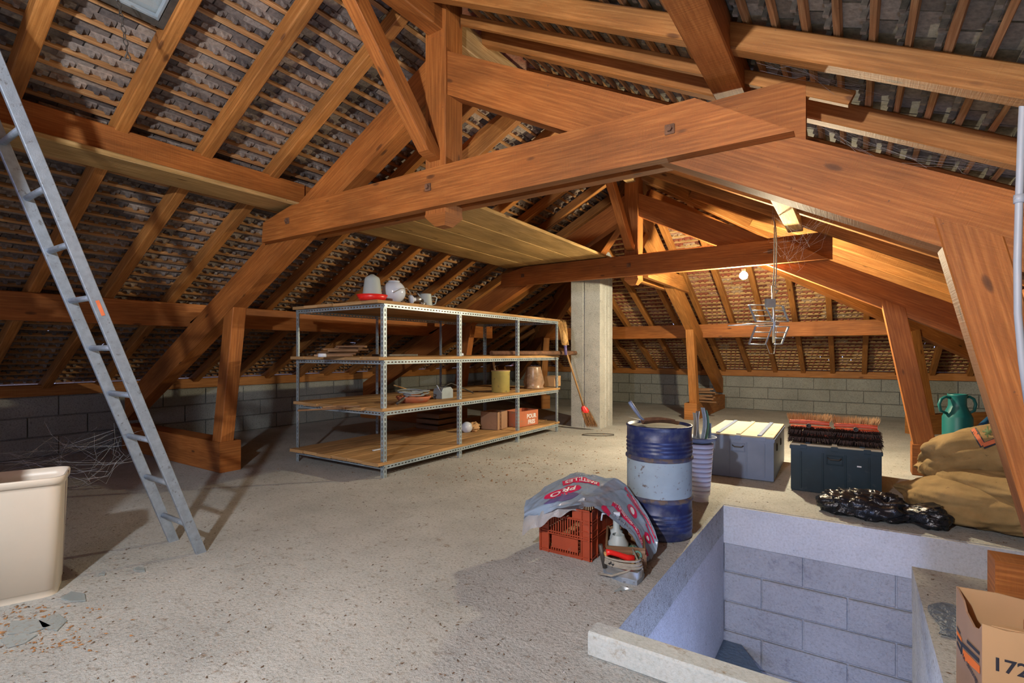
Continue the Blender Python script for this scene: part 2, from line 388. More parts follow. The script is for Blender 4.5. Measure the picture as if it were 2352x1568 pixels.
wl = wall('wall_left', (XL-.22, YF, 0), (XL-.024, YB+.22, .64), 'low grey cinder block wall under the left eave')
wall_blocks(wl, (XL-.03, .4, 0), (0, 1, 0), (1, 0, 0), YB-.4, .006, 3, 'block')
wb = wall('wall_back', (XL-.2, YB+.024, 0), (XR+.2, YB+.22, .64), 'low grey cinder block wall at the far end')
wall_blocks(wb, (XL, YB+.03, 0), (1, 0, 0), (0, -1, 0), XR-XL, .006, 3, 'block')
wall('wall_right', (XR+.024, YF, 0), (XR+.22, YB+.22, .64), 'low grey cinder block wall under the right eave')
# stairwell walls
pw = wall('wall_stairwell_back', (PX0-.2, PY1+.002, -2.7), (2.0, PY1+.2, T), 'limed block wall at the far side of the stairwell', 'pit')
wall_blocks(pw, (PX0, PY1+.004, 0), (1, 0, 0), (0, -1, 0), 2.7, -.27-.212*7+.012, 7, 'pit', shift=.0, dep=.02)
part('plaster_band', MB().box((PX0, PY1-.02, -.27), (2.0, PY1+.01, -.004)), 'pitplaster', pw)
tag(MB().box((PX0-.2, PY0-.3, -2.7), (PX0-.0, PY1+.2, -.004)).build('wall_stairwell_left', 'pitplaster'), 'limed rendered wall on the left of the stairwell', kind='structure')
tag(MB().box((PX1+.002, PY0-.3, -2.7), (PX1+.25, PYm, -.004)).build('wall_stairwell_right', 'pillar'), 'grey rendered wall on the right of the stairwell', kind='structure')
tag(MB().box((PX0-.2, PY0-.25, -2.7), (PX1+.25, PY0-.002, -.2)).build('wall_stairwell_front', 'pitplaster'), 'wall on the near side of the stairwell', kind='structure')
tag(MB().box((PX1+.25, PYm-.2, -2.7), (2.0, PYm-.002, -.2)).build('wall_stairwell_return', 'pillar'), 'wall of the stairwell behind the block', kind='structure')
tag(MB().box((PX0-.2, PY0-.3, -2.8), (2.1, PY1+.2, -2.7)).build('floor_below', 'floor'), 'floor at the foot of the stairwell', kind='structure')
tag(MB().box((1.98, PYm-.2, -2.7), (2.1, PY1+.2, T)).build('wall_stairwell_end', 'pitplaster'), 'end wall of the stairwell', kind='structure')
# kerb along the near edge of the pit
kb = MB(); kb.box((-.80, 1.70, 0), (.9, PY0, .09), ch=.008)
single('kerb', kb, 'lime', 'low whitewashed concrete kerb along the near edge of the stairwell', 'kerb')
# winder step in the far left corner of the pit
st = MB(); st.prism([(-.78, 3.93), (-.66, 3.93), (-.36, 3.45), (-.78, 3.2)], (0, 0, -1.01), (1, 0, 0), (0, 1, 0), (0, 0, 1), .04)
stair = thing('staircase', 'dark grey stair tread in the bottom left corner of the stairwell', 'staircase', (-.6, 3.6, -2.7))
part('tread', st, 'bluefilm', stair); part('support', MB().box((-.78, 3.3, -2.7), (-.70, 3.4, -1.01)), 'wood', stair)

# ------------------------------------------------------------------ concrete pillars
def pillar(x0, x1, y0, y1, ztop, label):
    m = MB(); w = x1-x0; g = .012
    poly = [(0, 0), (w*.42, 0), (w*.43, g), (w*.47, g), (w*.48, 0), (w, 0), (w, (y1-y0)*.35), (w-g, (y1-y0)*.37), (w-g, (y1-y0)*.45), (w, (y1-y0)*.47),
            (w, (y1-y0)*.62), (w-g, (y1-y0)*.64), (w-g, (y1-y0)*.72), (w, (y1-y0)*.74), (w, y1-y0), (0, y1-y0)]
    m.prism(poly, (x0, y0, 0), (1, 0, 0), (0, 1, 0), (0, 0, 1), ztop)
    return single('concrete_pillar', m, 'pillar', label, 'pillar')
pillar(-3.49, -3.03, 6.84, 7.30, 2.78, 'tall grey board-marked concrete pillar beside the shelving')
pillar(-2.86, -2.50, -.32, .215, 2.9, 'grey concrete pillar outside the left edge of the view')

# ------------------------------------------------------------------ roof slopes: rafters, battens, tiles
TEX = {'L': ('tile', 'ceiling', 'left roof slope seen from below, rafters, battens and clay tiles'),
       'R': ('tile_r', 'ceiling', 'right roof slope seen from below, rafters, battens and mossy tiles'),
       'B': ('tile_red', 'ceiling', 'hipped roof slope at the far end with reddish tiles')}
RAFT = {'L': [2.29+.495*k for k in range(-14, 17)], 'R': [2.27+.59*k for k in range(-12, 15)], 'B': [.16-.46*k for k in range(-5, 16)]}
NEAR = {'L': .2, 'R': 1.0, 'B': -99}
PITCH = .117; CAMP = np.array((0, 0, EYE))
def tile_mesh_np():
    """one tile, local (s up, t along, n up-normal): slab with two nibs, and cheap faces"""
    v = []; f = []
    def bx(s0, s1, t0, t1, n0, n1, tap=0):
        i = len(v)
        v.extend([(s0, t0, n0), (s1, t0, n0), (s1, t1, n0), (s0, t1, n0), (s0, t0, n1), (s1, t0, n1), (s1, t1, n1), (s0, t1, n1)])
        if tap:
            for k in (0, 1, 2, 3):
                x = list(v[i+k]); x[1] += tap if x[1] == t0 else -tap; v[i+k] = tuple(x)
        f.extend([tuple(i+q for q in fc) for fc in ((0, 3, 2, 1), (4, 5, 6, 7), (0, 1, 5, 4), (1, 2, 6, 5), (2, 3, 7, 6), (3, 0, 4, 7))])
    bx(-.235, .026, -.079, .079, 0, .012)
    bx(.004, .024, -.055, -.022, -.024, 0, .007); bx(.004, .024, .022, .055, -.024, 0, .007)
    return np.array(v), np.array(f)
TV, TF = tile_mesh_np(); TUV = TV[:, :2]
for kind in 'LRB':
    S = Slope(kind); mat, nm, lab = TEX[kind]
    root = thing(nm, lab, None, (0, 0, 0), kind='structure')
    A0 = -.32 if kind != 'L' else -.32+2*PITCH
    # rafters
    for t in RAFT[kind]:
        top = smax(kind, t)-.02
        if kind != 'B' and t < YF: continue
        if kind == 'B' and (t < XL or t > XR): continue
        if top < .4: continue
        m = MB(); j = random.uniform(-.008, .008)
        m.beam(S.p(A0-.06 if kind == 'L' else -.38, t+j, .05), S.p(top, t-j, .05), .075, .10, up=S.n, ch=.006)
        part('rafter', m, 'wood2', root)
    if kind == 'R':
        m = MB(); m.beam(S.p(3.10, 2.585, .03), S.p(LEN-.05, 2.575, .03), .035, .06, up=S.n, ch=.003); part('short_rafter', m, 'wood2', root)
    # battens, wavy edges
    nb = int((LEN-A0)/PITCH)
    t_lo, t_hi = (YF, YB) if kind != 'B' else (XL, XR)
    for k in range(nb+1):
        a = A0+k*PITCH; 
        if kind == 'B': hw = (XM-XL)-max(a, 0)*CP; t0, t1 = XM-hw, XM+hw
        else: t0, t1 = NEAR[kind], (YT2+(XM-XL)-max(a, 0)*CP)
        if a > LEN-.03 or t1-t0 < .15: continue
        m = MB(); n = max(2, int((t1-t0)/.16)); pts = []
        w0 = random.uniform(-.004, .004); i0 = len(m.v); o1 = random.random()*80
        for i in range(n+1):
            t = t0+(t1-t0)*i/n; wv = noise.noise(Vector((t*3.1, k*7.3, 0)))*.012; lo = a-.012+w0; hi = a+.011+wv*.7; hh = .102+max(0, noise.noise(Vector((t*4.1, k*3.7, 5)))*.010)
            for q in ((lo, hh), (hi, .10+.004), (hi, .126), (lo, .126)): m.v.append(tuple(S.p(q[0]-.0, t, q[1])))
        for i in range(n):
            for q in range(4):
                r = (q+1) % 4; b = i0+i*4; l0, l1 = (t1-t0)*i/n, (t1-t0)*(i+1)/n
                m.face([b+q, b+r, b+4+r, b+4+q], [(o1+l0, q*.03), (o1+l0, q*.03+.03), (o1+l1, q*.03+.03), (o1+l1, q*.03)])
        m.face([i0+3, i0+2, i0+1, i0]); m.face([i0+n*4+q for q in range(4)])
        part('batten', m, 'batten' if kind != 'B' else 'pale', root)
    # tiles
    A = math.atan(.012/PITCH); ca, sa = math.cos(A), math.sin(A); items = []
    w = .165
    for k in range(nb+1):
        a = A0+k*PITCH
        if a > LEN-.02: continue
        off = (k % 2)*w/2
        if kind == 'B': hw = (XM-XL)-max(a, 0)*CP+.1; t0, t1 = XM-hw, XM+hw
        else: t0, t1 = NEAR[kind], (YT2+(XM-XL)-max(a, 0)*CP)+.1
        t = t0+off
        while t < t1:
            if random.random() > .012: items.append((a+random.uniform(-.004, .004), t+random.uniform(-.004, .004), random.uniform(-.012, .012), random.uniform(-.03, .03)))
            t += w
    its = np.array(items); o, s_, t_, n_ = (np.array(q) for q in (S.o, S.s, S.t, S.n))
    flip = np.dot(np.cross(s_, t_), n_) < 0
    cen = o+its[:, :1]*s_+its[:, 1:2]*t_+.13*n_
    # who is seen: inside the frame, ordered by apparent size
    rel = cen-CAMP; dep = rel[:, 0]*(-ST)+rel[:, 1]*CT; xc = rel[:, 0]*CT+rel[:, 1]*ST
    px = CX+F*xc/np.maximum(dep, .05); py = HY-F*rel[:, 2]/np.maximum(dep, .05)
    vis = (dep > .3) & (px > -20) & (px < 2370) & (py > -20) & (py < 1500)
    key = np.where(vis, dep, 1e6+dep); order = np.argsort(key); singles = set(order[:(300 if kind != 'B' else 120)].tolist())
    def verts(it):
        a, t, rot, skew = it
        s0 = TV[:, 0]; t0 = TV[:, 1]; n0 = TV[:, 2]
        tt = t0*math.cos(skew)-s0*math.sin(skew); ss = s0*math.cos(skew)+t0*math.sin(skew)
        ang = A+rot*.3; S2 = ss*math.cos(ang)+n0*math.sin(ang); N2 = -ss*math.sin(ang)+n0*math.cos(ang)
        N2 = -(-N2)                                                      # tail lifts over the tiles below
        N2 = n0*math.cos(ang)-ss*math.sin(ang)
        return (a+S2+.018)[:, None]*s_+(t+tt)[:, None]*t_+(.127+N2)[:, None]*n_+o
    V = []; Fc = []; U = []; c = 0
    ff = TF[:, ::-1] if flip else TF
    base_me = None
    for i, it in enumerate(items):
        if i in singles:
            if base_me is None:
                bv = TV.copy(); base_me = []
                for q in range(6):
                    me = bpy.data.meshes.new('tile'); me.from_pydata([tuple(x) for x in TV], [], [tuple(map(int, x)) for x in TF])
                    uvl = me.uv_layers.new(name='UVMap'); ru = (random.random()*9, random.random()*9)
                    uvl.data.foreach_set('uv', [z for p in me.polygons for l in p.vertices for z in (ru[0]+TV[l][0]*.1, ru[1]+TV[l][1]*.1)])
                    me.materials.append(M[mat]); base_me.append(me)
            a, t, rot, skew = it; ang = A+rot*.3
            ob = bpy.data.objects.new('tile', base_me[random.randrange(6)]); C.objects.link(ob); ob.parent = root
            R = Matrix((s_, t_, n_)).transposed()
            if flip: R = Matrix((s_, t_, n_)).transposed()
            # local: rotate about normal by skew, then lean about t
            Rk = Matrix(((math.cos(skew), math.sin(skew), 0), (-math.sin(skew), math.cos(skew), 0), (0, 0, 1)))
            Ra = Matrix(((math.cos(ang), 0, math.sin(ang)), (0, 1, 0), (-math.sin(ang), 0, math.cos(ang))))
            Mx = (R @ Ra @ Rk).to_4x4(); Mx.translation = Vector(o+(a+.018)*s_+t*t_+.127*n_)
            ob.matrix_local = Mx
        else:
            V.append(verts(it)); Fc.append(ff+c); c += len(TV); U.append((random.random()*9, random.random()*9))
    V = np.concatenate(V); Fc = np.concatenate(Fc)
    me = bpy.data.meshes.new('tile_field'); me.from_pydata(V.tolist(), [], Fc.tolist())
    uvl = me.uv_layers.new(name='UVMap'); ua = np.repeat(np.array(U), len(TF)*4, axis=0); tu = np.tile(TUV[ff.reshape(-1)]*.1, (len(U), 1))
    uvl.data.foreach_set('uv', (ua+tu).reshape(-1)); me.materials.append(M[mat])
    ob = bpy.data.objects.new('tile_field', me); C.objects.link(ob); ob.parent = root; ob['kind'] = 'stuff'
    # boarding over the part of the roof behind the photographer
    if kind != 'B':
        m = MB(); q = [S.p(-.4, YF, .13), S.p(LEN+.05, YF, .13), S.p(LEN+.05, NEAR[kind]-.02, .13), S.p(-.4, NEAR[kind]-.02, .13)]
        m.quad(q); m.quad([x+S.n*.03 for x in q][::-1]); part('boarding', m, mat, root)

# ridge and hip cappings
cap = MB(); zc = Z0+SL*(XM-XL)+.15
for a, b in ((Vector((XM, YF, zc)), Vector((XM, YT2, zc))), (Vector((XM, YT2, zc)), Vector((XR+.3, YB+.3, Z0))), (Vector((XM, YT2, zc)), Vector((XL-.3, YB+.3, Z0)))):
    d = (b-a).normalized(); L = (b-a).length; sd = d.cross(Vector((0, 0, 1))).normalized(); up = sd.cross(d); n = int(L/.33)
    for i in range(n+1):
        P = []
        for k in (0, 1):
            c = a+d*(i+k*1.08)*.33; r = .15+.01*k
            P.append([c+sd*r*math.cos(math.pi*q/6)+up*(r*.75*math.sin(math.pi*q/6)-.05) for q in range(7)])
        cap.grid(P)
tag(cap.build('ridge_tiles', 'tile_red'), 'half round tiles capping the ridge and hips', kind='structure')

# ------------------------------------------------------------------ wall plates, purlins, ridge
def timber(name, label, cat, p0, p1, w, h, mat='wood', up=(0, 0, 1), ch=.006, group=None, **k):
    m = MB(); m.beam(p0, p1, w, h, up, ch, **k); return single(name, m, mat, label, cat, group)
timber('wall_plate', 'orange timber wall plate on top of the left block wall', 'beam', (XL-.06, YF, .70), (XL-.06, YB, .70), .12, .12, 'wood2')
timber('wall_plate', 'orange timber wall plate on top of the far block wall', 'beam', (XL, YB+.06, .70), (XR, YB+.06, .70), .12, .12, 'wood2')
timber('wall_plate', 'timber wall plate on top of the right block wall', 'beam', (XR+.06, YF, .70), (XR+.06, YB, .70), .12, .12, 'wood2')
def mx(x): return 2*XM-x
timber('purlin', 'lower purlin of the left slope, in front of the ladder', 'purlin', (-5.47, YF, 1.463), (-5.47, YT2+1.62, 1.463), .10, .225)
timber('purlin', 'upper purlin of the left slope, with a plank beneath it', 'purlin', (-3.78, YF, 2.375), (-3.78, YT1+.06, 2.375), .10, .185)
timber('purlin', 'upper purlin of the left slope beyond the near truss', 'purlin', (-3.80, YT1+.08, 2.375), (-3.80, YT2+.1, 2.375), .10, .185)
timber('purlin', 'heavy red-brown purlin of the right slope resting on the near tie', 'purlin', (-.485, YF, 2.395), (-.485, YT1+.24, 2.395), .135, .17, 'wood')
timber('purlin', 'pale purlin of the right slope beyond the near truss, aerial hooked to it', 'purlin', (-.485, YT1+.243, 2.395), (-.485, YT2-.02, 2.395), .135, .17, 'pale')
timber('purlin', 'lower purlin of the right slope', 'purlin', (1.11, YF, 1.463), (1.11, YT2+1.5, 1.463), .10, .225)
timber('purlin', 'long purlin across the far hip slope', 'purlin', (XL+1.75, YB-1.76, 1.46), (XR-1.75, YB-1.76, 1.46), .10, .225)
timber('purlin', 'short upper purlin across the far hip slope', 'purlin', (-3.75, 7.50, 2.37), (-.61, 7.50, 2.37), .10, .185)
timber('ridge_beam', 'reddish ridge beam above the photographer ending at the near king post', 'beam', (XM, YF, 3.185), (XM, YT1-.085, 3.185), .12, .17)
timber('ridge_beam', 'pale ridge beam between the two king posts', 'beam', (XM, YT1+.085, 3.185), (XM, YT2-.085, 3.185), .11, .17, 'pale')
timber('plank', 'rough plank lying flat under the upper left purlin', 'plank', (-3.77, -1.2, 2.262), (-3.77, YT1+.06, 2.262), .30, .032, 'plank')
# hip rafters
zr = zp(XM)
for x, lab in ((XR, 'hip rafter running down to the far right corner'), (XL, 'hip rafter running down to the far left corner')):
    d = Vector((x-XM, YB-YT2, Z0-zr)); up = Vector((0, 0, 1))
    timber('hip_rafter', lab, 'rafter', Vector((XM, YT2, zr+.01)), Vector((x, YB, Z0+.01)), .08, .13, 'wood2')
# platform planks resting on both ties
for i in range(4):
    x = -3.75+i*.362
    timber('platform_plank', ['leftmost', 'second from left', 'third from left', 'rightmost'][i]+' wide rough plank of the platform laid between the trusses', 'plank',
           (x+.005*i, 2.52, 2.262+.002*i), (x, 5.98-.05*(i % 2), 2.262), .355, .03, 'plank', group='platform planks')

# ------------------------------------------------------------------ trusses
def bolt(m, p, n):
    n = Vector(n); t = Vector((1, 0, 0)) if abs(n.x) < .5 else Vector((0, 1, 0))
    m.beam(Vector(p), Vector(p)+n*.006, .045, .045, up=(0, 0, 1), ch=.002); m.lathe([(0, .02), (.014, .02), (.014, 0)], p, 6, axis=n, smooth=False)
def truss(YC, label, foot_r=(.53, .30), sole_r=.44, kp='wood'):
    T = thing('roof_truss', label, 'truss', (XM, YC, 0)); Y1, Y2 = YC-.065, YC+.065
    u, v, n = (1, 0, 0), (0, 0, 1), (0, 1, 0)
    def zt(x): return zp(x)-.233
    for sgn in (-1, 1):
        f = (lambda x: x) if sgn < 0 else mx
        a, b = f(-6.9), f(XM-.085)
        if sgn < 0: poly = [(a, zt(a)-.27), (b, zt(b)-.27), (b, zt(b)), (a, zt(a))]
        else: poly = [(b, zt(b)-.27), (a, zt(a)-.27), (a, zt(a)), (b, zt(b))]
        m = MB(); m.prism(poly, (0, Y1, 0), u, v, n, .13, grain=(CP, SP if sgn < 0 else -SP)); part('principal_rafter', m, 'wood', T)
        # leg and sole
        la, lb = (-4.89, -4.66) if sgn < 0 else foot_r
        m = MB(); m.beam((la, YC, .27), (lb, YC, zt(f(-4.6))-.27+.05),   .122 if sgn < 0 else .142, .15 if sgn < 0 else .165, up=(1 if sgn < 0 else -1, 0, 0), ch=.005, c0=(0, 0, 1), c1=(SL*sgn, 0, 1))
        part('leg', m, 'wood', T)
        m = MB(); m.box((-6.95 if sgn < 0 else sole_r, YC-.075, 0), (-4.80 if sgn < 0 else mx(-6.95), YC+.12, .28), ch=.006); part('sole', m, 'wood', T)
        # wedge block under the lower purlin
        c = f(-5.25); m = MB()
        m.prism([(c-.20, zt(c)-.05), (c+.20, zt(c)-.05), (c+.16, zt(c+.16 if sgn < 0 else c+.16)+.0), (c-.16, zt(c-.16)+.0)], (0, Y1+.02, 0), u, v, n, .09)
        part('wedge_block', m, 'wood', T)
    # tie planks, front one cut to the slope
    zb, zt_ = 1.995, 2.235
    m = MB(); m.prism([(-4.02, zb), (-.20, zb), (-.59, zt_), (-3.62, zt_), (-4.0, zb+.16)], (0, YC-.135, 0), u, v, n, .065); part('tie_plank', m, 'wood', T, 'near tie plank with its end cut along the slope')
    m = MB(); m.prism([(-4.05, zb+.03), (-.172, zb+.03), (-.172, zt_+.065), (-3.8, zt_+.03), (-4.05, zb+.2)], (0, YC+.07, 0), u, v, n, .065); part('tie_plank', m, 'wood', T, 'far tie plank with its end cut square')
    # king post with bevelled foot
    m = MB(); w = .085
    m.beam((XM, YC, 1.97), (XM, YC, 3.34), .17, .17, up=(0, 1, 0), ch=.006)
    foot = [(w, 1.97), (w, 1.955), (.04, 1.90), (0, 1.90)]
    for a_, b_ in zip(foot, foot[1:]):
        for k in range(4):
            c4 = [(-1, -1), (1, -1), (1, 1), (-1, 1)]; q, r = c4[k], c4[(k+1) % 4]
            m.quad([(XM+q[0]*a_[0], YC+q[1]*a_[0], a_[1]), (XM+q[0]*b_[0], YC+q[1]*b_[0], b_[1]), (XM+r[0]*b_[0], YC+r[1]*b_[0], b_[1]), (XM+r[0]*a_[0], YC+r[1]*a_[0], a_[1])], [(0, 0), (0, .1), (.1, .1), (.1, 0)])
    part('king_post', m, kp, T)
    # wind braces to the ridge
    m = MB(); m.beam((XM-.0, YC-.10, 2.30), (XM, YC-.86, 3.12), .085, .105, up=(0, 0, 1), ch=.005, c0=(0, .25, 1)); part('brace', m, 'wood', T)
    m = MB(); m.beam((XM, YC+.09, 2.32), (XM, YC+1.0, 3.12), .085, .105, up=(0, 0, 1), ch=.005); part('brace', m, 'wood2', T)
    m = MB()
    for bx_ in (-3.66, -2.19, -.70): bolt(m, (bx_, YC-.136, 2.12), (0, -1, 0))
    part('bolt', m, 'rust', T, kind='stuff')
    return T
truss(YT1, 'near orange timber roof truss with a doubled tie beam', (.635, .34), .60)
truss(YT2, 'farther timber roof truss with the lit bulb below its tie')
truss(-1.36, 'timber roof truss behind the photographer')
# half truss of the hip, standing on the ridge axis beyond the second truss
H = thing('half_truss', 'golden half truss running from the second king post to the far wall', 'truss', (XM, 8.5, 0))
def zh(y): return Z0+SL*(YB-y)-.233
u, v, n = (0, 1, 0), (0, 0, 1), (1, 0, 0)
m = MB(); m.prism([(YT2+.09, zh(YT2+.09)-.27), (YB-.2, zh(YB-.2)-.27), (YB-.2, zh(YB-.2)), (YT2+.09, zh(YT2+.09))], (XM-.065, 0, 0), u, v, n, .13, grain=(CP, -SP)); part('principal_rafter', m, 'wood2', H)
for s in (-1, 1):
    m = MB(); x0 = XM+s*.1-.03
    m.prism([(YT2+.14, 2.0), (7.9, 2.0), (7.55, 2.2), (YT2+.14, 2.2)], (x0, 0, 0), u, v, n, .06); part('tie_plank', m, 'wood2', H)
m = MB(); m.beam((XM, 8.70, .27), (XM, 8.46, 1.49), .125, .15, up=(0, -1, 0), c0=(0, 0, 1)); part('leg', m, 'wood2', H)
m = MB(); m.box((XM-.13, 8.58, 0), (XM+.07, YB-.05, .27), ch=.006); part('sole', m, 'wood2', H)
# diagonal half trusses below the hip rafters
for sx, lab in ((1, 'diagonal half truss towards the far right corner'), (-1, 'diagonal half truss towards the far left corner')):
    D = thing('half_truss', lab, 'truss', (XM+sx*3, YT2+3, 0)); dv = Vector((sx, 1, 0)).normalized()
    def q(r, z): return Vector((XM, YT2, 0))+dv*r+Vector((0, 0, z))
    s2 = SL/math.sqrt(2)*1.0; zz = lambda r: zr-.28-s2*r
    m = MB(); m.beam(q(.15, zz(.15)), q(6.6, zz(6.6)), .10, .29); part('principal_rafter', m, 'wood', D)
    m = MB(); m.beam(q(4.25, .26), q(4.0, zz(4.0)-.12), .12, .15, up=-dv, c0=(0, 0, 1)); part('leg', m, 'wood2', D)
    m = MB(); m.beam(q(4.0, .13), q(6.7, .13), .18, .26); part('sole', m, 'wood2', D)

# ================================================================== OBJECTS
# ------------------------------------------------------------------ aluminium ladder
def lad(z): return 1.405-.349*z
L = thing('ladder', 'long grey aluminium ladder leaning up to the skylight', 'ladder', (-3.14, 1.4, 0))
for x in (-2.985, -3.305):
    m = MB(); m.beam((x, lad(0), 0), (x, lad(2.76), 2.76), .024, .050, up=(0, 1, 0), ch=.003, c0=(0, 0, 1)); part('rail', m, 'alu', L)
for k in range(11):
    z = .168+.2385*k; m = MB(); m.tube([(-3.31, lad(z), z), (-2.98, lad(z), z)], .0145, 10); part('rung', m, 'alu', L)
zs = 1.30; m = MB(); m.beam((-2.9712, lad(zs-.025), zs-.025), (-2.9712, lad(zs+.045), zs+.045), .0015, .015, up=(0, 1, 0), ch=.0002)
part('sticker', m, 'redink', L, 'small red sticker')

# ------------------------------------------------------------------ skylight, chain with hook
def frame(mb, o, u, v, n, a, b, w, t, mi=0):
    o, u, v, n = map(Vector, (o, u, v, n))
    for p0, p1 in (((0, w/2), (a, w/2)), ((0, b-w/2), (a, b-w/2)), ((w/2, w), (w/2, b-w)), ((a-w/2, w), (a-w/2, b-w))):
        mb.beam(o+u*p0[0]+v*p0[1], o+u*p1[0]+v*p1[1], w, t, up=n, ch=.002, mi=mi)
S = Slope('L'); s0 = (-3.13-XL)/CP+.10
sk = thing('skylight', 'dark metal framed skylight between the rafters above the ladder', 'skylight', S.p(s0, 1.0, 0))
m = MB(); frame(m, S.p(s0-.02, .86, .06), S.s, S.t, S.n, .60, .40, .035, .05); part('outer_frame', m, 'iron', sk)
m = MB(); frame(m, S.p(s0+.02, .90, .045), S.s, S.t, S.n, .52, .32, .014, .03); part('inner_frame', m, 'steel', sk)
m = MB(); m.beam(S.p(s0+.02, 1.06, .07), S.p(s0+.54, 1.06, .07), .32, .006, up=S.n, ch=.001); part('pane', m, 'glass', sk)
ch = thing('chain', 'dull iron chain with a long open hook hanging from the roof near the skylight', 'chain', PD(290, 140, 2.35))
a, b = PD(270, -12, 2.45), PD(290, 105, 2.35); nl = 8
for i in range(nl):
    c = a+(b-a)*(i+.5)/nl; d = (b-a).normalized(); sd = d.cross(Vector((1, 0, 0) if i % 2 else (0, 1, 0))).normalized(); m = MB()
    pts = [c+d*.022*math.cos(t*math.pi/5)+sd*.009*math.sin(t*math.pi/5) for t in range(11)]
    m.tube(pts, .0025, 5); part('link', m, 'iron', ch)
m = MB(); m.tube([PD(x, y, 2.35) for x, y in ((290, 105), (292, 120), (287, 133), (290, 138), (298, 138), (299, 132), (292, 120))], .0035, 6); part('hook', m, 'iron', ch)

# ------------------------------------------------------------------ slotted-angle shelving
SX0, SX1, SY0, SY1 = -4.69, -3.42, 3.12, 6.30
sh = thing('shelving_unit', 'long grey slotted steel shelving unit with rough wooden boards', 'shelving', ((SX0+SX1)/2, (SY0+SY1)/2, 0))
def strip(m, p0, p1, nrm, w, t=.0022):
    """slotted flat strip from p0 to p1, width w towards vector nrm"""
    p0, p1, nrm = Vector(p0), Vector(p1), Vector(nrm).normalized(); L_ = (p1-p0).length; q = (p1-p0).normalized().cross(nrm)*t
    for o_, fl_ in ((Vector((0, 0, 0)), False), (q, True)):
        P = [p0+o_, p1+o_, p1+nrm*w+o_, p0+nrm*w+o_]; U = [(0, 0), (L_, 0), (L_, 1), (0, 1)]
        if fl_: P = P[::-1]; U = U[::-1]
        m.quad(P, U)
    for a_, b_ in ((p0, p1), (p1+nrm*w, p0+nrm*w)): m.quad([a_, b_, b_+q, a_+q], [(0, 0)]*4)
HT = 1.535
for y in (SY0, 4.16, 5.28, SY1):
    for x, dx in ((SX1, -1), (SX0, 1)):
        m = MB(); dy = 1 if y < SY1-.1 else -1
        strip(m, (x, y, 0), (x, y, HT), (dx, 0, 0), .036); strip(m, (x, y, 0), (x, y, HT), (0, dy, 0), .036); part('upright', m, 'slot', sh)
LV = [.075, .545, .995, 1.492]
for z in LV:
    for x in (SX1+.003, SX0-.003):
        m = MB(); strip(m, (x, SY0, z), (x, SY1, z), (0, 0, 1), .036); part('rail', m, 'slot', sh)
    for y in (SY0-.003, SY1+.003):
        m = MB(); strip(m, (SX0, y, z), (SX1, y, z), (0, 0, 1), .036); part('rail', m, 'slot', sh)
BT = {}
for li, z in enumerate(LV):
    nb = 6; w = (SX1-SX0+.02)/nb
    for i in range(nb):
        x = SX0-.01+w*(i+.5); e0 = SY0-random.uniform(.0, .07)-.02; e1 = SY1+random.uniform(.02, .07); zz_ = z+.036
        m = MB(); m.beam((x, e0, zz_+.014), (x, e1, zz_+.014+random.uniform(-.002, .002)), w-.006, .028, ch=.003); part('board', m, 'shelfboard', sh)
    BT[li] = z+.036+.03
m = MB()
for z in LV:
    for y in (SY0, 4.16, 5.28, SY1-.01): m.lathe([(0, .006), (.008, .006), (.008, 0)], (SX1+.003, y+.016, z+.018), 6, axis=(1, 0, 0), smooth=False)
part('bolt', m, 'chrome', sh, kind='stuff')

def at_shelf(px, level, x):
    """point on the shelf top seen at column px, at X=x"""
    a = (px-CX)/F; d = x/(a*CT-ST); return Vector((x, d*(a*ST+CT), BT[level]))
# top shelf
p = at_shelf(855, 3, -3.56)
t = thing('poultry_drinker', 'grey plastic poultry drinker with a red dish on the top shelf', 'drinker', p)
m = MB(); m.lathe([(.0, .004), (.105, .004), (.132, .05), (.136, .05), (.108, 0), (0, 0)], p, 40); part('dish', m, 'red', t)
m = MB(); m.lathe([(.088, .02), (.066, .19), (.060, .205), (.012, .235), (0, .236)], p, 40); part('reservoir', m, 'frost', t)
p = at_shelf(905, 3, -3.60)
t = thing('glass_globe', 'white glass lamp globe with an open neck standing on the top shelf', 'lampshade', p)
r = .108; m = MB(); m.lathe([(r*math.sin(a), r-r*math.cos(a)) for a in np.linspace(.35, 2.62, 20)]+[(.052, .203), (.055, .212), (.047, .212), (.046, .19)], p, 40); part('globe', m, 'white', t)
m = MB(); c = p+Vector((0, 0, .12)); m.tube([c+Vector((.08, -.09, -.03)), c+Vector((.12, -.03, .01)), c+Vector((.125, .04, .02)), c+Vector((.11, .10, -.01)), c+Vector((.08, .15, -.06))], .003, 6); part('cord', m, 'rope', t)
p = at_shelf(943, 3, -3.52)
t = thing('lamp_fitting', 'white porcelain and chrome lamp fitting lying next to the globe', 'lamp part', p)
m = MB(); m.lathe([(0, 0), (.045, .0), (.045, .012), (.02, .035), (.02, .05)], p+Vector((0, 0, .045)), 24, axis=(.3, .9, .1)); part('rose', m, 'white', t)
m = MB(); m.lathe([(.018, .05), (.022, .06), (.022, .10), (.012, .11), (0, .11)], p+Vector((0, 0, .045)), 20, axis=(.3, .9, .1)); part('socket', m, 'chrome', t)
m = MB(); q = p+Vector((.01, .16, .02)); m.tube([q+Vector((.02*math.cos(a), .03*math.sin(a), .012*math.sin(3*a))) for a in np.linspace(0, 12, 30)], .004, 6); part('chain', m, 'chrome', t)
p = at_shelf(978, 3, -3.56)
t = thing('jug', 'small pale green ribbed jug with handle on the top shelf', 'jug', p)
pr = []; 
for k in range(14): z = .125*k/13; pr.append((.068-.016*(k/13)+(.002 if k % 2 else 0), z))
m = MB(); m.lathe([(0, 0)]+pr+[(.046, .125), (.056, .01), (0, .01)], p, 32); part('body', m, 'frost', t)
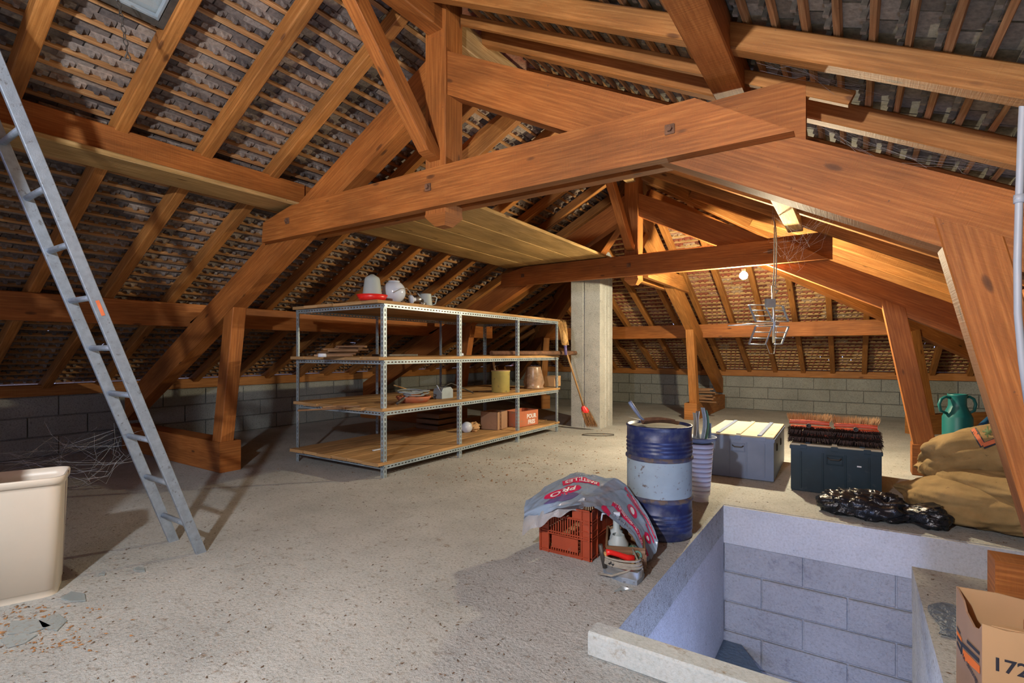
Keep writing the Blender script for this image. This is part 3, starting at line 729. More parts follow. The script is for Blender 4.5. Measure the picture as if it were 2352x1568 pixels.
m = MB(); m.tube([p+Vector(q) for q in ((.03, .045, .105), (.05, .085, .105), (.058, .10, .09), (.05, .085, .03), (.04, .06, .02))], .006, 8); part('handle', m, 'frost', t)
m = MB(); m.tube([p+Vector(q) for q in ((-.02, -.045, .09), (-.035, -.075, .125))], [.014, .006], 8); part('spout', m, 'frost', t)
# second shelf: wood scraps, pole
random.seed(11)
for i in range(7):
    p = at_shelf(745+i*7, 2, -3.9-.05*(i % 3)); l = random.uniform(.25, .42); z = p.z+.012+.022*i*.62
    ang = random.uniform(-.5, .5); d = Vector((math.cos(ang+.7), math.sin(ang+.7), 0))
    m = MB(); m.beam(p*1.0+d*-l/2+Vector((0, .1, z-p.z)), p+d*l/2+Vector((0, .1, z-p.z)), .06, .018, ch=.003)
    single('wood_offcut', m, 'darkwood', 'thin weathered wood offcut in the pile on the second shelf', 'wood scrap', 'wood offcuts piled on the second shelf')
a, b = at_shelf(1128, 2, -3.60), at_shelf(1322, 2, -3.27); a.z = b.z = BT[2]+.03
m = MB(); m.tube([a, a+(b-a)*.5, b], [.028, .029, .031], 16); single('roller_pole', m, 'rust', 'rusty painted pole lying on the second shelf and sticking out past its end', 'pole')
p = at_shelf(905, 2, -4.1); m = MB(); m.box(p+Vector((-.06, -.25, 0)), p+Vector((.06, .3, .02))); single('old_saw', m, 'iron', 'dark flat metal blade lying on the second shelf', 'tool')
for px_, l_ in ((740, 'small white object at the left end of the second shelf'), (1058, 'round white cap lying on the second shelf')):
    p = at_shelf(px_, 2, -3.75); m = MB(); m.lathe([(0, 0), (.035, 0), (.035, .02), (.03, .03), (0, .03)], p, 20); single('cap', m, 'white', l_, 'cap')
# third shelf
p = at_shelf(950, 1, -3.63)
t = thing('terracotta_dish', 'shallow terracotta saucer with tools in it on the third shelf', 'dish', p)
m = MB(); m.lathe([(0, .004), (.13, .004), (.165, .058), (.172, .058), (.172, .048), (.135, 0), (0, 0)], p, 36); part('dish', m, 'terracotta', t)
t = thing('cable_coil', 'grey electric cable coiled over the terracotta saucer', 'cable', p+Vector((0, 0, .05)))
m = MB(); random.seed(5); pts = []
for k in range(150):
    a = k*.23; rr = .105+.03*math.sin(k*.31)+.012*math.sin(a*.7); pts.append(p+Vector((rr*math.cos(a), 1.15*rr*math.sin(a), .075+.035*(k/150)+.014*math.sin(k*.17))))
m.tube(pts, .0055, 6); part('loops', m, 'greywire', t)
m = MB(); m.tube([pts[-1], pts[-1]+Vector((-.08, -.12, .05))], .006, 6); part('plug_end', m, 'straw', t)
t = thing('screwdriver', 'long tool with a pale blade lying over the left rim of the saucer', 'tool', p+Vector((.03, -.2, .05)))
m = MB(); m.tube([p+Vector((.05, -.19, .045)), p+Vector((.0, -.02, .085))], .008, 8); part('blade', m, 'alu', t)
m = MB(); m.tube([p+Vector((.09, -.31, .012)), p+Vector((.05, -.19, .045))], [.012, .016], 8); part('handle', m, 'iron', t)
p = at_shelf(1018, 1, -3.66)
t = thing('transformer_box', 'small grey metal box with a bent wire on the third shelf', 'box', p)
m = MB(); m.prism([(-.09, 0), (.09, 0), (.09, .09), (.05, .12), (-.07, .11), (-.09, .08)], p+Vector((-.06, 0, 0)), (0, 1, 0), (0, 0, 1), (1, 0, 0), .12); part('case', m, 'steel', t)
m = MB(); m.tube([p+Vector(q) for q in ((.06, -.17, .15), (.06, -.09, .06), (.06, -.10, .03))], .006, 6); part('bracket', m, 'alu', t)
m = MB(); m.tube([p+Vector(q) for q in ((0, .0, .12), (-.02, .15, .15), (0, .3, .10), (.08, .42, .03))], .007, 6); part('cable', m, 'blackwire', t)
p = at_shelf(1150, 1, -3.62)
t = thing('paint_pot', 'yellowed tin pot with a wooden stick in it on the third shelf', 'pot', p)
m = MB(); m.lathe([(0, 0), (.108, 0), (.112, .004), (.112, .245), (.118, .25), (.118, .262), (.108, .262), (.104, .03), (0, .03)], p, 36); part('pot', m, 'yellow', t)
m = MB(); m.lathe([(0, .258), (.119, .258), (.119, .264), (0, .264)], p+Vector((0, 0, .005)), 36); part('lid', m, 'card2', t)
m = MB(); m.beam(p+Vector((-.06, -.03, .20)), p+Vector((-.07, -.06, .40)), .035, .012); part('stick', m, 'pale', t)
p = at_shelf(1226, 1, -3.62)
t = thing('clay_pot', 'mottled glazed clay pot turned upside down on the third shelf', 'pot', p)
m = MB(); m.lathe([(.128, 0), (.138, .004), (.138, .02), (.125, .03), (.145, .08), (.10, .28), (.098, .295), (.0, .297)], p, 36); part('body', m, 'clay', t)
m = MB(); m.lathe([(.02, 0), (.045, .05), (.05, .05), (.028, 0)], p+Vector((.0, .13, .09)), 16, axis=(0.1, 1, .2)); part('spout', m, 'clay', t)
p = at_shelf(1265, 1, -3.62)
t = thing('small_carton', 'small tan carton beside the clay pot', 'box', p)
m = MB(); m.box(p+Vector((-.09, -.02, 0)), p+Vector((.07, .17, .15)), ch=.002); part('carton', m, 'card', t)
for k in range(4):
    m = MB(); m.box(p+Vector((.0705, .0+.035*k, .03)), p+Vector((.0715, .012+.035*k, .03+.03+.02*(k % 2)))); part('print', m, 'card2', t)
random.seed(3)
for k, (px_, ln) in enumerate(((735, .35), (770, .25), (800, .2), (1105, .3), (1183, .28))):
    p = at_shelf(px_, 1, -3.75-.1*(k % 2)); ang = random.uniform(.8, 1.9); d = Vector((math.cos(ang), math.sin(ang), 0))
    m = MB(); m.beam(p-d*ln/2+Vector((0, 0, .008)), p+d*ln/2+Vector((0, 0, .008)), .02, .014); single('wood_strip', m, 'darkwood', 'loose thin wood strip lying on the third shelf', 'wood scrap', 'loose strips on the third shelf')
# bottom shelf
def carton(name, lab, p, sx, sy, sz, rot, mat, cat='box', open_=True):
    t = thing(name, lab, cat, p); R = Matrix.Rotation(rot, 4, 'Z'); T_ = Matrix.Translation(p) @ R
    m = MB(); e = .006
    for lo, hi in (((-sx/2, -sy/2, 0), (sx/2, sy/2, e)), ((-sx/2, -sy/2, 0), (-sx/2+e, sy/2, sz)), ((sx/2-e, -sy/2, 0), (sx/2, sy/2, sz)), ((-sx/2, -sy/2, 0), (sx/2, -sy/2+e, sz)), ((-sx/2, sy/2-e, 0), (sx/2, sy/2, sz))):
        m.box(lo, hi)
    m.xf(T_); part('body', m, mat, t); return t, T_
b0 = BT[0]
def at0(px, py): return PZ(px, py, b0)
tt, TM = carton('fruit_crate', 'orange printed fruit crate on the bottom shelf', at0(1205, 978)+Vector((-.1, .05, 0)), .28, .42, .20, -.1, 'terracotta', 'crate')
def text_mesh(txt, size, ext=0, bold=0.0, spacing=1.0):
    cu = bpy.data.curves.new('txt', 'FONT'); cu.body = txt; cu.size = size; cu.align_x = 'CENTER'; cu.align_y = 'CENTER'; cu.offset = bold; cu.space_character = spacing; cu.resolution_u = 3
    ob = bpy.data.objects.new('txt', cu); C.objects.link(ob); dg = bpy.context.evaluated_depsgraph_get(); dg.update()
    me = bpy.data.meshes.new_from_object(ob.evaluated_get(dg)); vs_ = [tuple(v.co) for v in me.vertices]; fs = [tuple(p.vertices) for p in me.polygons]
    bpy.data.objects.remove(ob); bpy.data.meshes.remove(me); return vs_, fs
def put_text(txt, size, fn, bold=0.0, spacing=1.0):
    m = MB(); v_, f_ = text_mesh(txt, size, 0, bold, spacing); m.v = [tuple(fn(p[0], p[1])) for p in v_]
    for f in f_: m.face(list(f))
    return m
def onface(o, u, v):
    o, u, v = Vector(o), Vector(u).normalized(), Vector(v).normalized(); return lambda x, y: o+u*x+v*y
o_ = TM @ Vector((.1415, .06, .125)); uu = (TM.to_3x3() @ Vector((0, 1, 0)))
part('lettering', put_text('POUR', .075, onface(o_, uu, (0, 0, 1)), .003), 'whiteink', tt); part('lettering', put_text('FRES', .075, onface(o_-Vector((0, 0, .075)), uu, (0, 0, 1)), .003), 'whiteink', tt)
carton('carton', 'brown open carton left of the fruit crate on the bottom shelf', at0(1150, 985)+Vector((-.1, 0, 0)), .24, .26, .22, .1, 'card2')
p = at0(1205, 945); m = MB()
for k in range(3): m.box((-4.62, 4.75+.01*k, b0+.07*k), (-4.25, 5.15, b0+.07*k+.05))
single('board_stack', m, 'darkwood', 'stack of dusty boards at the back of the bottom shelf', 'boards')
p = at0(1068, 993)
t = thing('glass_ball', 'pale blue-grey glass globe lying on the bottom shelf', 'globe', p)
m = MB(); m.lathe([(.068*math.sin(a), .068-.068*math.cos(a)) for a in np.linspace(0.01, 2.6, 16)], p, 28, axis=(0, .5, .8)); part('globe', m, 'white', t)
def blob(c, rad, R=None, amp=.15, fr=3.0, seed=0, nu=40, nv=24, pw=.8, zmin=None, ridged=False, taper=None):
    P = []; c = Vector(c); R = R or Matrix.Identity(3); sp = lambda v_, q: math.copysign(abs(v_)**q, v_)
    for i in range(nv+1):
        ph = -math.pi/2+math.pi*i/nv; row = []
        for j in range(nu):
            th = 2*math.pi*j/nu; q = Vector((sp(math.cos(ph), pw)*sp(math.cos(th), pw), sp(math.cos(ph), pw)*sp(math.sin(th), pw), sp(math.sin(ph), pw)))
            nn = noise.fractal(q*fr+Vector((seed*7.1, seed*3.3, seed)), 1.0, 2.0, 4)
            if ridged == 'w':
                w3 = Vector((q.x*rad[0], q.y*rad[1], q.z*rad[2]))*11+Vector((seed, 0, 0)); w3 += noise.noise_vector(w3*.6)*.8
                nn = (.55-abs(noise.noise(w3))*3.2)*.7+(.4-abs(noise.noise(w3*2.3+Vector((9, 3, 1))))*2.4)*.4
            elif ridged: nn = (1-abs(nn)*2.2)*.6+.4*noise.noise(q*fr*2.3+Vector((seed, 0, 0)))
            k = 1+amp*nn*(max(.15, 1-abs(q.x)**5) if ridged == 'w' else 1); v_ = Vector((q.x*rad[0]*k, q.y*rad[1]*k, q.z*rad[2]*k))
            if taper: s_ = taper(q.x); v_.y *= s_; v_.z *= s_
            w_ = c+R @ v_
            if zmin is not None and w_.z < zmin: w_.z = zmin+ (w_.z-zmin)*.03
            row.append(w_)
        P.append(row)
    m = MB(); m.grid(P, closed=True); return m
m = blob(p+Vector((.02, .13, .05)), (.06, .09, .055), None, .5, 3, 3, 28, 18, .9, b0); single('crumpled_paper', m, 'card', 'crumpled brown paper beside the glass globe on the bottom shelf', 'paper')
m = MB(); m.box(PZ(855, 1035, b0)+Vector((0, 0, 0)), PZ(855, 1035, b0)+Vector((.02, .12, .01))); single('plastic_scrap', m, 'white', 'small white plastic scrap on the bottom shelf near the corner', 'scrap')

# ------------------------------------------------------------------ brooms at the pillar
def bristles(m, n, o, d, side, up, l, wx, wy, r=.0022, spread=.3, j=.15):
    o, d, side, up = map(Vector, (o, d, side, up))
    for k in range(n):
        a, b = random.uniform(-1, 1), random.uniform(-1, 1); st_ = o+side*a*wx+up*b*wy
        e = st_+d*l*random.uniform(1-j, 1)+side*a*wx*spread+up*b*wy*spread+Vector((random.uniform(-1, 1), random.uniform(-1, 1), random.uniform(-1, 1)))*l*.04
        ax = (e-st_).normalized(); s1 = ax.orthogonal().normalized(); s2 = ax.cross(s1); i = len(m.v)
        for q in range(3):
            t_ = q*2.094; m.v.append(tuple(st_+(s1*math.cos(t_)+s2*math.sin(t_))*r))
        m.v.append(tuple(e)); m.face([i, i+1, i+3]); m.face([i+1, i+2, i+3]); m.face([i+2, i, i+3])
random.seed(21)
P0, P1, P2 = PD(1362, 985, 7.28), PD(1340, 932, 7.25), PD(1298, 800, 7.05); P0.z = max(P0.z, .01)
t = thing('broom', 'long handled broom with a red collar and dark bristles leaning at the pillar', 'broom', P0)
d = (P0-P1).normalized(); sd = Vector((CT, ST, 0))
m = MB(); m.tube([P1, P2], .013, 10); part('handle', m, 'shelfboard', t)
m = MB(); m.grid([[P1+d*s_+sd*(w_*math.cos(q))+d.cross(sd)*.03*math.sin(q)*(w_/.05) for q in np.linspace(0, 2*math.pi, 13)] for s_, w_ in ((-.04, .014), (.0, .018), (.03, .045), (.10, .06))]); part('collar', m, 'red', t)
m = MB(); bristles(m, 420, P1+d*.08, d, sd, d.cross(sd), .26, .058, .026, .004, .35, .06); part('bristles', m, 'straw' if 0 else 'chip', t)
Q0, Q1, Q2 = PD(1291, 742, 6.95), PD(1298, 792, 6.95), PD(1300, 815, 6.95)
t = thing('straw_broom', 'straw hand broom standing bristles up at the end of the shelving', 'broom', Q2)
d = (Q0-Q1).normalized(); m = MB(); bristles(m, 260, Q1, d, sd, d.cross(sd), .34, .045, .03, .0035, .25, .05); m.lathe([(.02, -.02), (.05, .05), (.048, .12), (.028, .2)], Q1, 16, axis=d); part('straw', m, 'straw', t)
m = MB(); m.tube([Q1, Q2], .02, 10); m.lathe([(.024, 0), (.026, .012), (.024, .024)], Q1-d*.02, 14, axis=d); part('binding', m, 'violet', t)
m = MB(); c = PZ(1375, 998, .006); m.tube([c+Vector((.22*math.cos(a)*CT, .22*math.cos(a)*ST, 0))+Vector((-ST, CT, 0))*.09*math.sin(a) for a in np.linspace(.3, 5.8, 24)], .005, 5); single('wire_loop', m, 'iron', 'thin dark wire loop on the floor below the broom', 'wire')

# ------------------------------------------------------------------ wood scraps on the far sole
random.seed(9)
for i in range(9):
    c = Vector((XM+.12+random.uniform(-.03, .05), 8.85+random.uniform(-.05, .1), .285+.026*i)); ang = .25+random.uniform(-.5, .5); l = random.uniform(.25, .42); d = Vector((math.cos(ang), math.sin(ang), 0))
    m = MB(); m.beam(c-d*l/2, c+d*l/2, random.uniform(.06, .12), .022, ch=.004); single('kindling', m, 'darkwood', 'short weathered board stacked on the sole of the far half truss', 'wood scrap', 'weathered boards stacked behind the far post')

# ------------------------------------------------------------------ drum, stacked pots
c = Vector((-.995, 3.13, 0)); R0 = .192
t = thing('steel_drum', 'dented steel drum painted dark blue, pale grey and dark blue', 'drum', c)
def rib(z, h=.008, w=.012): return [(R0, z-w), (R0+h, z-w*.4), (R0+h, z+w*.4), (R0, z+w)]
low = [(R0-.004, 0), (R0+.004, .006), (R0, .014)]
for z in (.05, .075, .10, .125, .15): low += rib(z, .004, .008)
low += [(R0, .215)]; bead1 = [(R0, .215), (R0+.009, .225), (R0+.009, .235), (R0, .245)]; mid = [(R0, .245), (R0, .455)]
bead2 = [(R0, .455), (R0+.009, .463), (R0+.009, .473), (R0, .482)]; top = [(R0, .482)]
for z in (.505, .528, .551, .574): top += rib(z, .004, .008)
top += [(R0, .63), (R0, .648), (R0+.005, .652), (R0+.005, .660), (R0-.006, .662), (R0-.008, .640), (0, .640)]
m = MB(); m.lathe(low, c, 56); part('lower_band', m, 'drumblue', t)
m = MB(); m.lathe(bead1, c, 56); m.lathe(bead2, c, 56); part('bead', m, 'bead', t, kind='stuff')
m = MB(); m.lathe(mid, c, 56); part('middle_band', m, 'drumgrey', t, 'pale grey middle band')
m = MB(); m.lathe(top, c, 56); part('upper_band', m, 'drumblue', t)
m = MB(); m.lathe([(0, .652), (.12, .650), (R0-.008, .645)], c, 40); part('residue', m, 'grease', t, 'dried grey sludge on top')
# trowel / scoop on the drum
t = thing('spade_head', 'rusty scoop with a raised blue handle lying across the drum', 'scoop', c+Vector((0, 0, .66)))
P = []
for i in range(9):
    u_ = i/8; row = []
    for j in range(7):
        v_ = j/6-.5; w_ = .085*(1-.35*u_**2)*(1 if u_ > .08 else .75)
        b = PZ(1476+u_*80, 974+u_*2, .668); row.append(b+Vector((-ST, CT, 0))*v_*2*w_*.8+Vector((0, 0, 1))*(v_*v_*.09+.012*math.sin(u_*3)))
    P.append(row)
m = MB(); m.grid(P); P2_ = [[q+Vector((0, 0, .003)) for q in r_] for r_ in P]; m.grid(P2_); part('blade', m, 'rust', t)
m = MB(); P = [[PD(1440+u_*50, 957+u_*14, 3.16)+Vector((-ST, CT, 0))*v_*.05*(u_*1.4)+Vector((0, 0, .004)) for v_ in (-1, -.5, 0, .5, 1)] for u_ in (0.03, .3, .6, 1)]; m.grid(P); part('tip', m, 'trunkgrey', t, 'blue enamelled tip')
m = MB(); m.tube([PD(x, y, 3.14) for x, y in ((1446, 922), (1458, 940), (1470, 957), (1486, 972))], [.012, .012, .009, .007], 10); part('handle', m, 'trunkgrey', t)
# stack of pots
c = PZ(1604, 1152, 0)+Vector((.0, .05, 0)); 
t = thing('pot_stack', 'tall stack of nested white plastic pots behind the drum', 'pots', c, None)
n = 11
for k in range(n):
    z = .05+k*.0345; r_ = .070+.0022*k
    m = MB(); m.lathe([(r_-.010, z-.05), (r_-.010, z-.0005), (r_+.001, z+.0), (r_+.003, z+.030), (r_-.003, z+.0302), (r_-.009, z)], c, 32); part('pot', m, 'cup', t)
m = MB(); m.lathe([(.07, .43), (.115, .452), (.118, .462), (.118, .475), (.11, .475), (.09, .45), (0, .45)], c, 36); part('top_bowl', m, 'trunkgrey', t, 'wider grey-blue bowl on top')
t = thing('metal_offcuts', 'bundle of bent galvanised profiles standing in the pot stack', 'metal scrap', c+Vector((0, 0, .45)))
for dx, dy, w_, h_, mt, cv in ((-.035, 0, .03, .20, 'chrome', .01), (0, .02, .03, .21, 'chrome', -.01), (.02, -.01, .03, .24, 'alu', .02), (.045, .0, .012, .22, 'greenglass', .02), (.085, .02, .02, .12, 'trunkgrey', 0)):
    P = [[c+Vector((CT, ST, 0))*(dx+cv*math.sin(u_*3)+w_*(v_-.5))+Vector((-ST, CT, 0))*(dy+.015*math.cos(v_*3.14*2))+Vector((0, 0, .45+u_*h_)) for v_ in np.linspace(0, 1, 9)] for u_ in np.linspace(0, 1, 6)]
    m = MB(); m.grid(P); m.grid([[q+Vector((-ST, CT, 0))*.004 for q in r__] for r__ in P]); part('profile', m, mt, t)
c2 = PZ(1568, 985, .4); c2 = c+Vector((-.14, .05, .46))
m = MB(); m.tube([c2, c2+Vector((.02, .0, .075))], .02, 14); m.lathe([(0, 0), (.09, 0), (.10, .012), (0, .016)], c2-Vector((0, 0, .02)), 24); single('white_lid', m, 'white', 'white plastic lid with a knob between the drum and the pot stack', 'lid')

# ------------------------------------------------------------------ trunks
def trunk(name, lab, o, u, w, dpt, h, mb, ml, ribs_along_depth=True, handle=True, side=False):
    """o = front left floor corner, u = direction of the front, depth goes back"""
    u = Vector(u).normalized(); b = Vector((-u.y, u.x, 0)); o = Vector(o); z = Vector((0, 0, 1))
    t = thing(name, lab, 'chest', o+u*w/2+b*dpt/2); T_ = Matrix((u, b, z)).transposed().to_4x4(); T_.translation = o
    def bx(lo, hi, ch=.004): return MB().box(lo, hi, ch=ch).xf(T_)
    part('body', bx((0, 0, .006), (w, dpt, h-.035), .006), mb, t)
    part('lid', bx((-.008, -.008, h-.052), (w+.008, dpt+.008, h-.022), .006), mb, t)
    part('lid_top', bx((.0, .0, h-.022), (w, dpt, h-.008), .008), ml, t, 'dusty lid top')
    for k in range(3):
        x = w*(.2+.3*k); part('lid_rib', bx((x-.018, .02, h-.010), (x+.018, dpt-.02, h+.002)), ml if k == 1 else mb, t)
    for k in range(4):
        x = w*(.12+.25*k); part('front_rib', bx((x-.006, -.004, .03), (x+.006, .002, h-.07), .002), mb, t)
    m = MB(); frame(m, o+u*(w*.5-.055)+z*(h*.60)-b*.004, u, z, -b, .11, .075, .008, .006); part('handle_plate', m, mb, t)
    m = MB(); m.tube([o+u*(w*.5-.045)+z*(h*.60+.055)-b*.008, o+u*(w*.5-.03)+z*(h*.60+.045)-b*.02, o+u*(w*.5+.03)+z*(h*.60+.045)-b*.02, o+u*(w*.5+.045)+z*(h*.60+.055)-b*.008], .005, 8); part('handle', m, 'iron', t)
    for k in (.15, .5, .85): part('hinge', bx((w*k-.022, -.013, h-.045), (w*k+.022, -.006, h-.012), .002), mb, t)
    if side:
        for k in (.25, .6):
            m = MB(); e = o+u*(w+.004)+b*dpt*k+z*(h*.68); m.tube([e+z*.03, e+b*.02+z*.02, e+b*.015-z*.03, e-b*.015-z*.03, e-b*.02+z*.02, e+z*.03], .004, 6); part('clasp', m, 'iron', t)
    return t, T_
trunk('footlocker', 'blue-grey metal trunk with a dusty ribbed lid behind the drum', (-1.12, 4.83, 0), (1, .02, 0), .56, .98, .388, 'trunkgrey', 'trunklid', side=True)
TK, TKM = trunk('footlocker', 'dark blue-green metal trunk with brush heads on its lid', (-.417, 4.66, 0), (1, .012, 0), .592, .98, .385, 'trunkdark', 'trunklid')
m = MB().box((.44, -.0055, .235), (.468, -.004, .246)).xf(TKM); part('label', m, 'whiteink', TK, 'small white sticker')
# ------------------------------------------------------------------ brush heads
random.seed(4)
def brush(lab, c, rot, kind, flip):
    u = Vector((1, .012, 0)); u = Matrix.Rotation(rot, 3, 'Z') @ u; b = Vector((-u.y, u.x, 0)); z = Vector((0, 0, 1)); c = Vector(c)
    t = thing('brush_head', lab, 'brush', c, 'brush heads on the dark trunk')
    if flip:   # back at the bottom and front, bristles up and backwards
        m = MB(); m.grid([[c+u*x+b*(.02*math.cos(q)-.03)+z*(.018*math.sin(q)+.02-.25*x*x) for q in np.linspace(0, 6.283, 13)] for x in np.linspace(-.14, .14, 13)])
        for zz_ in (.0, .02): m.tube([c+u*x+b*-.055+z*(zz_+.012-.25*x*x) for x in np.linspace(-.135, .135, 9)], .004, 6)
        part('back', m, 'brushred', t)
        m = MB(); bristles(m, 520, c+b*.01+z*.03, (b*.35+z).normalized(), u, b, .068, .148, .05, .003, .12, .35); part('bristles', m, 'tanbristle', t)
        m = MB(); m.lathe([(0, 0), (.016, .0), (.018, .03), (.012, .032), (.012, .01)], c-b*.075+z*.0, 14, axis=-b); part('socket', m, 'iron', t)
    else:
        m = MB(); bristles(m, 900, c+z*.022-b*.02, (-b*.7-z*.1).normalized(), u, z, .085, .148, .030, .0035, .12, .3); bristles(m, 500, c+z*.03, -z, u, b, .036, .148, .11, .0035, .1, .1); part('bristles', m, 'bristle', t)
        m = MB(); m.beam(c-u*.14+z*.045, c+u*.14+z*.045, .07, .02, ch=.005); part('back', m, 'brushred', t)
zt_ = .392
for k, (ix, iy, iz, lab, fl_) in enumerate((
        (.135, .13, 0, 'dark bristled brush head, lower left on the trunk lid', 0), (.445, .13, 0, 'dark bristled brush head, lower right on the trunk lid', 0),
        (.13, .15, .055, 'dark bristled brush head in the left pile, below the tan one', 0), (.44, .15, .055, 'dark bristled brush head in the right pile, below the tan one', 0),
        (.12, .15, .125, 'tan bristled brush head with a red back, top of the left pile', 1), (.43, .15, .120, 'tan bristled brush head with a red back, top of the right pile', 1))):
    c = TKM @ Vector((ix, iy, 0)); c.z = zt_+iz; brush(lab, c, random.uniform(-.05, .05), 'x', fl_)

# ------------------------------------------------------------------ crate with sack film, jars, iron
KX0, KX1, KY0, KY1, KH = -1.453, -1.15, 2.475, 2.90, .268
t = thing('plastic_crate', 'rust red slatted plastic crate under a draped film sack', 'crate', ((KX0+KX1)/2, (KY0+KY1)/2, 0))
def side(m, o, u, n, w):
    o, u, n = map(Vector, (o, u, n)); z = Vector((0, 0, 1)); e = .004
    def pl(a0, a1, z0, z1, t_=.004, out=0):
        c0 = o+u*a0+n*out; m.beam(c0+z*(z0+z1)/2, o+u*a1+n*out+z*(z0+z1)/2, t_, z1-z0, ch=.0008)
    g = w*.17
    pl(0, g, 0, KH); pl(w-g, w, 0, KH); pl(g, w-g, .0, .012); pl(g, w-g, .205, KH if n.x else .215)
    if not n.x: pl(g, w*.35, .215, KH); pl(w*.65, w-g, .215, KH); pl(w*.35, w*.65, .252, KH)
    pl(g+.02, w-g-.02, .03, .10, .003)
    for zz_ in (.012, .105, .118, .205): pl(0, w, zz_, zz_+.006, .010, .003)
    for zz_ in (.15, .19): pl(0, g, zz_, zz_+.005, .010, .003); pl(w-g, w, zz_, zz_+.005, .010, .003)
    k = 0; a_ = g
    while a_ < w-g:
        pl(a_, a_+.006, .105, .21, .005); pl(a_, a_+.006, .0, .035, .005); a_ += .0145
    for a_ in (0, g, w-g, w-.006): pl(a_, a_+.006, 0, KH, .012, .003)
    pl(0, w, KH-.008, KH, .014, .004)
for nm, o, u, n, w in (('side', (KX0, KY0, 0), (1, 0, 0), (0, -1, 0), KX1-KX0), ('side', (KX1, KY0, 0), (0, 1, 0), (1, 0, 0), KY1-KY0), ('side', (KX0, KY1, 0), (1, 0, 0), (0, 1, 0), KX1-KX0), ('side', (KX0, KY0, 0), (0, 1, 0), (-1, 0, 0), KY1-KY0)):
    m = MB(); side(m, o, u, n, w); part('side', m, 'crate', t)
part('base', MB().box((KX0, KY0, .001), (KX1, KY1, .006)), 'crate', t)
random.seed(6)
for k in range(7):
    c = Vector((KX0+.05+.033*k, KY0+.2, .03+.028*k)); m = MB(); m.beam(c+Vector((0, -.17, .0)), c+Vector((random.uniform(-.03, .03), .17, .01)), .035, .016); single('firewood_stick', m, 'pale', 'pale wooden slat lying inside the red crate', 'wood scrap', 'slats inside the red crate')
# film sack draped over the crate
BG = [[(1208, 1150, 2.95), (1255, 1118, 3.08), (1322, 1084, 3.24), (1380, 1095, 3.18), (1437, 1110, 3.05), (1490, 1190, 2.86), (1512, 1240, 2.76)],
      [(1204, 1165, 2.88), (1256, 1133, 2.91), (1330, 1105, 3.06), (1385, 1115, 3.0), (1430, 1135, 2.93), (1480, 1205, 2.80), (1508, 1265, 2.73)],
      [(1204, 1185, 2.80), (1262, 1152, 2.755), (1325, 1130, 2.88), (1378, 1140, 2.82), (1415, 1165, 2.76), (1465, 1218, 2.72), (1495, 1284, 2.69)],
      [(1203, 1200, 2.84), (1262, 1176, 2.72), (1325, 1163, 2.66), (1365, 1166, 2.64), (1400, 1186, 2.65), (1452, 1230, 2.68), (1480, 1290, 2.66)]]
BGW = [[PD(*q) for q in r] for r in BG]
def cr(p0, p1, p2, p3, t): return .5*((2*p1)+(p2-p0)*t+(2*p0-5*p1+4*p2-p3)*t*t+(3*p1-p0-3*p2+p3)*t**3)
def bag(u, v, wr=True):
    """u 0..6 along, v 0..3 back to front"""
    u = min(max(u, 0), 5.9999); v = min(max(v, 0), 2.9999); i, j = int(u), int(v); f, g = u-i, v-j; rows = []
    for jj in (j-1, j, j+1, j+2):
        r = BGW[min(max(jj, 0), 3)]; rows.append(cr(*(r[min(max(q, 0), 6)] for q in (i-1, i, i+1, i+2)), f))
    p = cr(*rows, g)
    q = lambda jj, ii: BGW[min(jj, 3)][min(ii, 6)]
    p = p*.4+((q(j, i)*(1-f)+q(j, i+1)*f)*(1-g)+(q(j+1, i)*(1-f)+q(j+1, i+1)*f)*g)*.6
    if wr: p = p+Vector((0, 0, 1))*(noise.fractal(Vector((u*1.3, v*1.9, 4)), 1, 2, 4)*.009+.007*max(0, 1-abs(noise.noise(Vector((u*1.1+v*.9, v*.7, 9))))*6))
    return p
def bagn(u, v, h=.0025):
    e = .03; a = bag(u+e, v)-bag(u-e, v); b = bag(u, v+e)-bag(u, v-e); n = b.cross(a).normalized()
    if n.z < 0: n = -n
    return bag(u, v)+n*h
t = thing('film_sack', 'empty blue-grey plastic salt sack with magenta print draped over the red crate', 'sack', bag(2.5, 1.5))
P = [[bag(6*i/90, 3*j/44) for j in range(45)] for i in range(91)]
m = MB(); m.grid(P); part('film', m, 'greyfilm', t)
def bandpoly(pts, h, mat, nm='print_band'):
    m = MB(); P_ = [[bagn(u_+du, v_+dv, .0018) for du, dv in offs] for u_, v_, offs in pts]; m.grid(P_); part(nm, m, mat, t)
def strip_print(u0, v0, u1, v1, hw, mat, n=22, lift=.002, su=0, taper=None):
    m = MB(); P_ = []
    for i in range(n+1):
        f = i/n; u_, v_ = u0+(u1-u0)*f, v0+(v1-v0)*f; h_ = hw*(taper(f) if taper else 1)
        P_.append([bagn(u_+su*q*h_, v_+q*h_, lift) for q in np.linspace(-1, 1, 7)])
    m.grid(P_); part('print_band', m, mat, t)
def btext(txt, size, cu_, cv_, ang, mat, sx=1, bold=0, sy=1):
    """lettering laid in the sheet; its up direction points to the back when ang=0"""
    ca_, sa_ = math.cos(ang), math.sin(ang)
    def fn(x, y):
        X = (x*ca_-y*sa_)*sx; Y = (x*sa_+y*ca_)*sy; return bagn(cu_+X, cv_-Y, .0042)
    part('lettering', put_text(txt, size, fn, bold), mat, t)
strip_print(.85, 1.42, 2.15, 1.62, .34, 'magenta', taper=lambda f: .05+math.sin(math.pi*f)**.6)
strip_print(.80, 1.95, 2.1, 2.15, .30, 'violet', taper=lambda f: .05+math.sin(math.pi*f)**.6)
btext('PRO', .46, 1.50, 1.52, math.pi-.12, 'whiteink', bold=.010)
strip_print(1.5, .72, 2.85, .95, .24, 'magenta')
btext('PASTILLES', .38, 2.17, .84, math.pi-.17, 'whiteink', sx=.72, bold=.008)
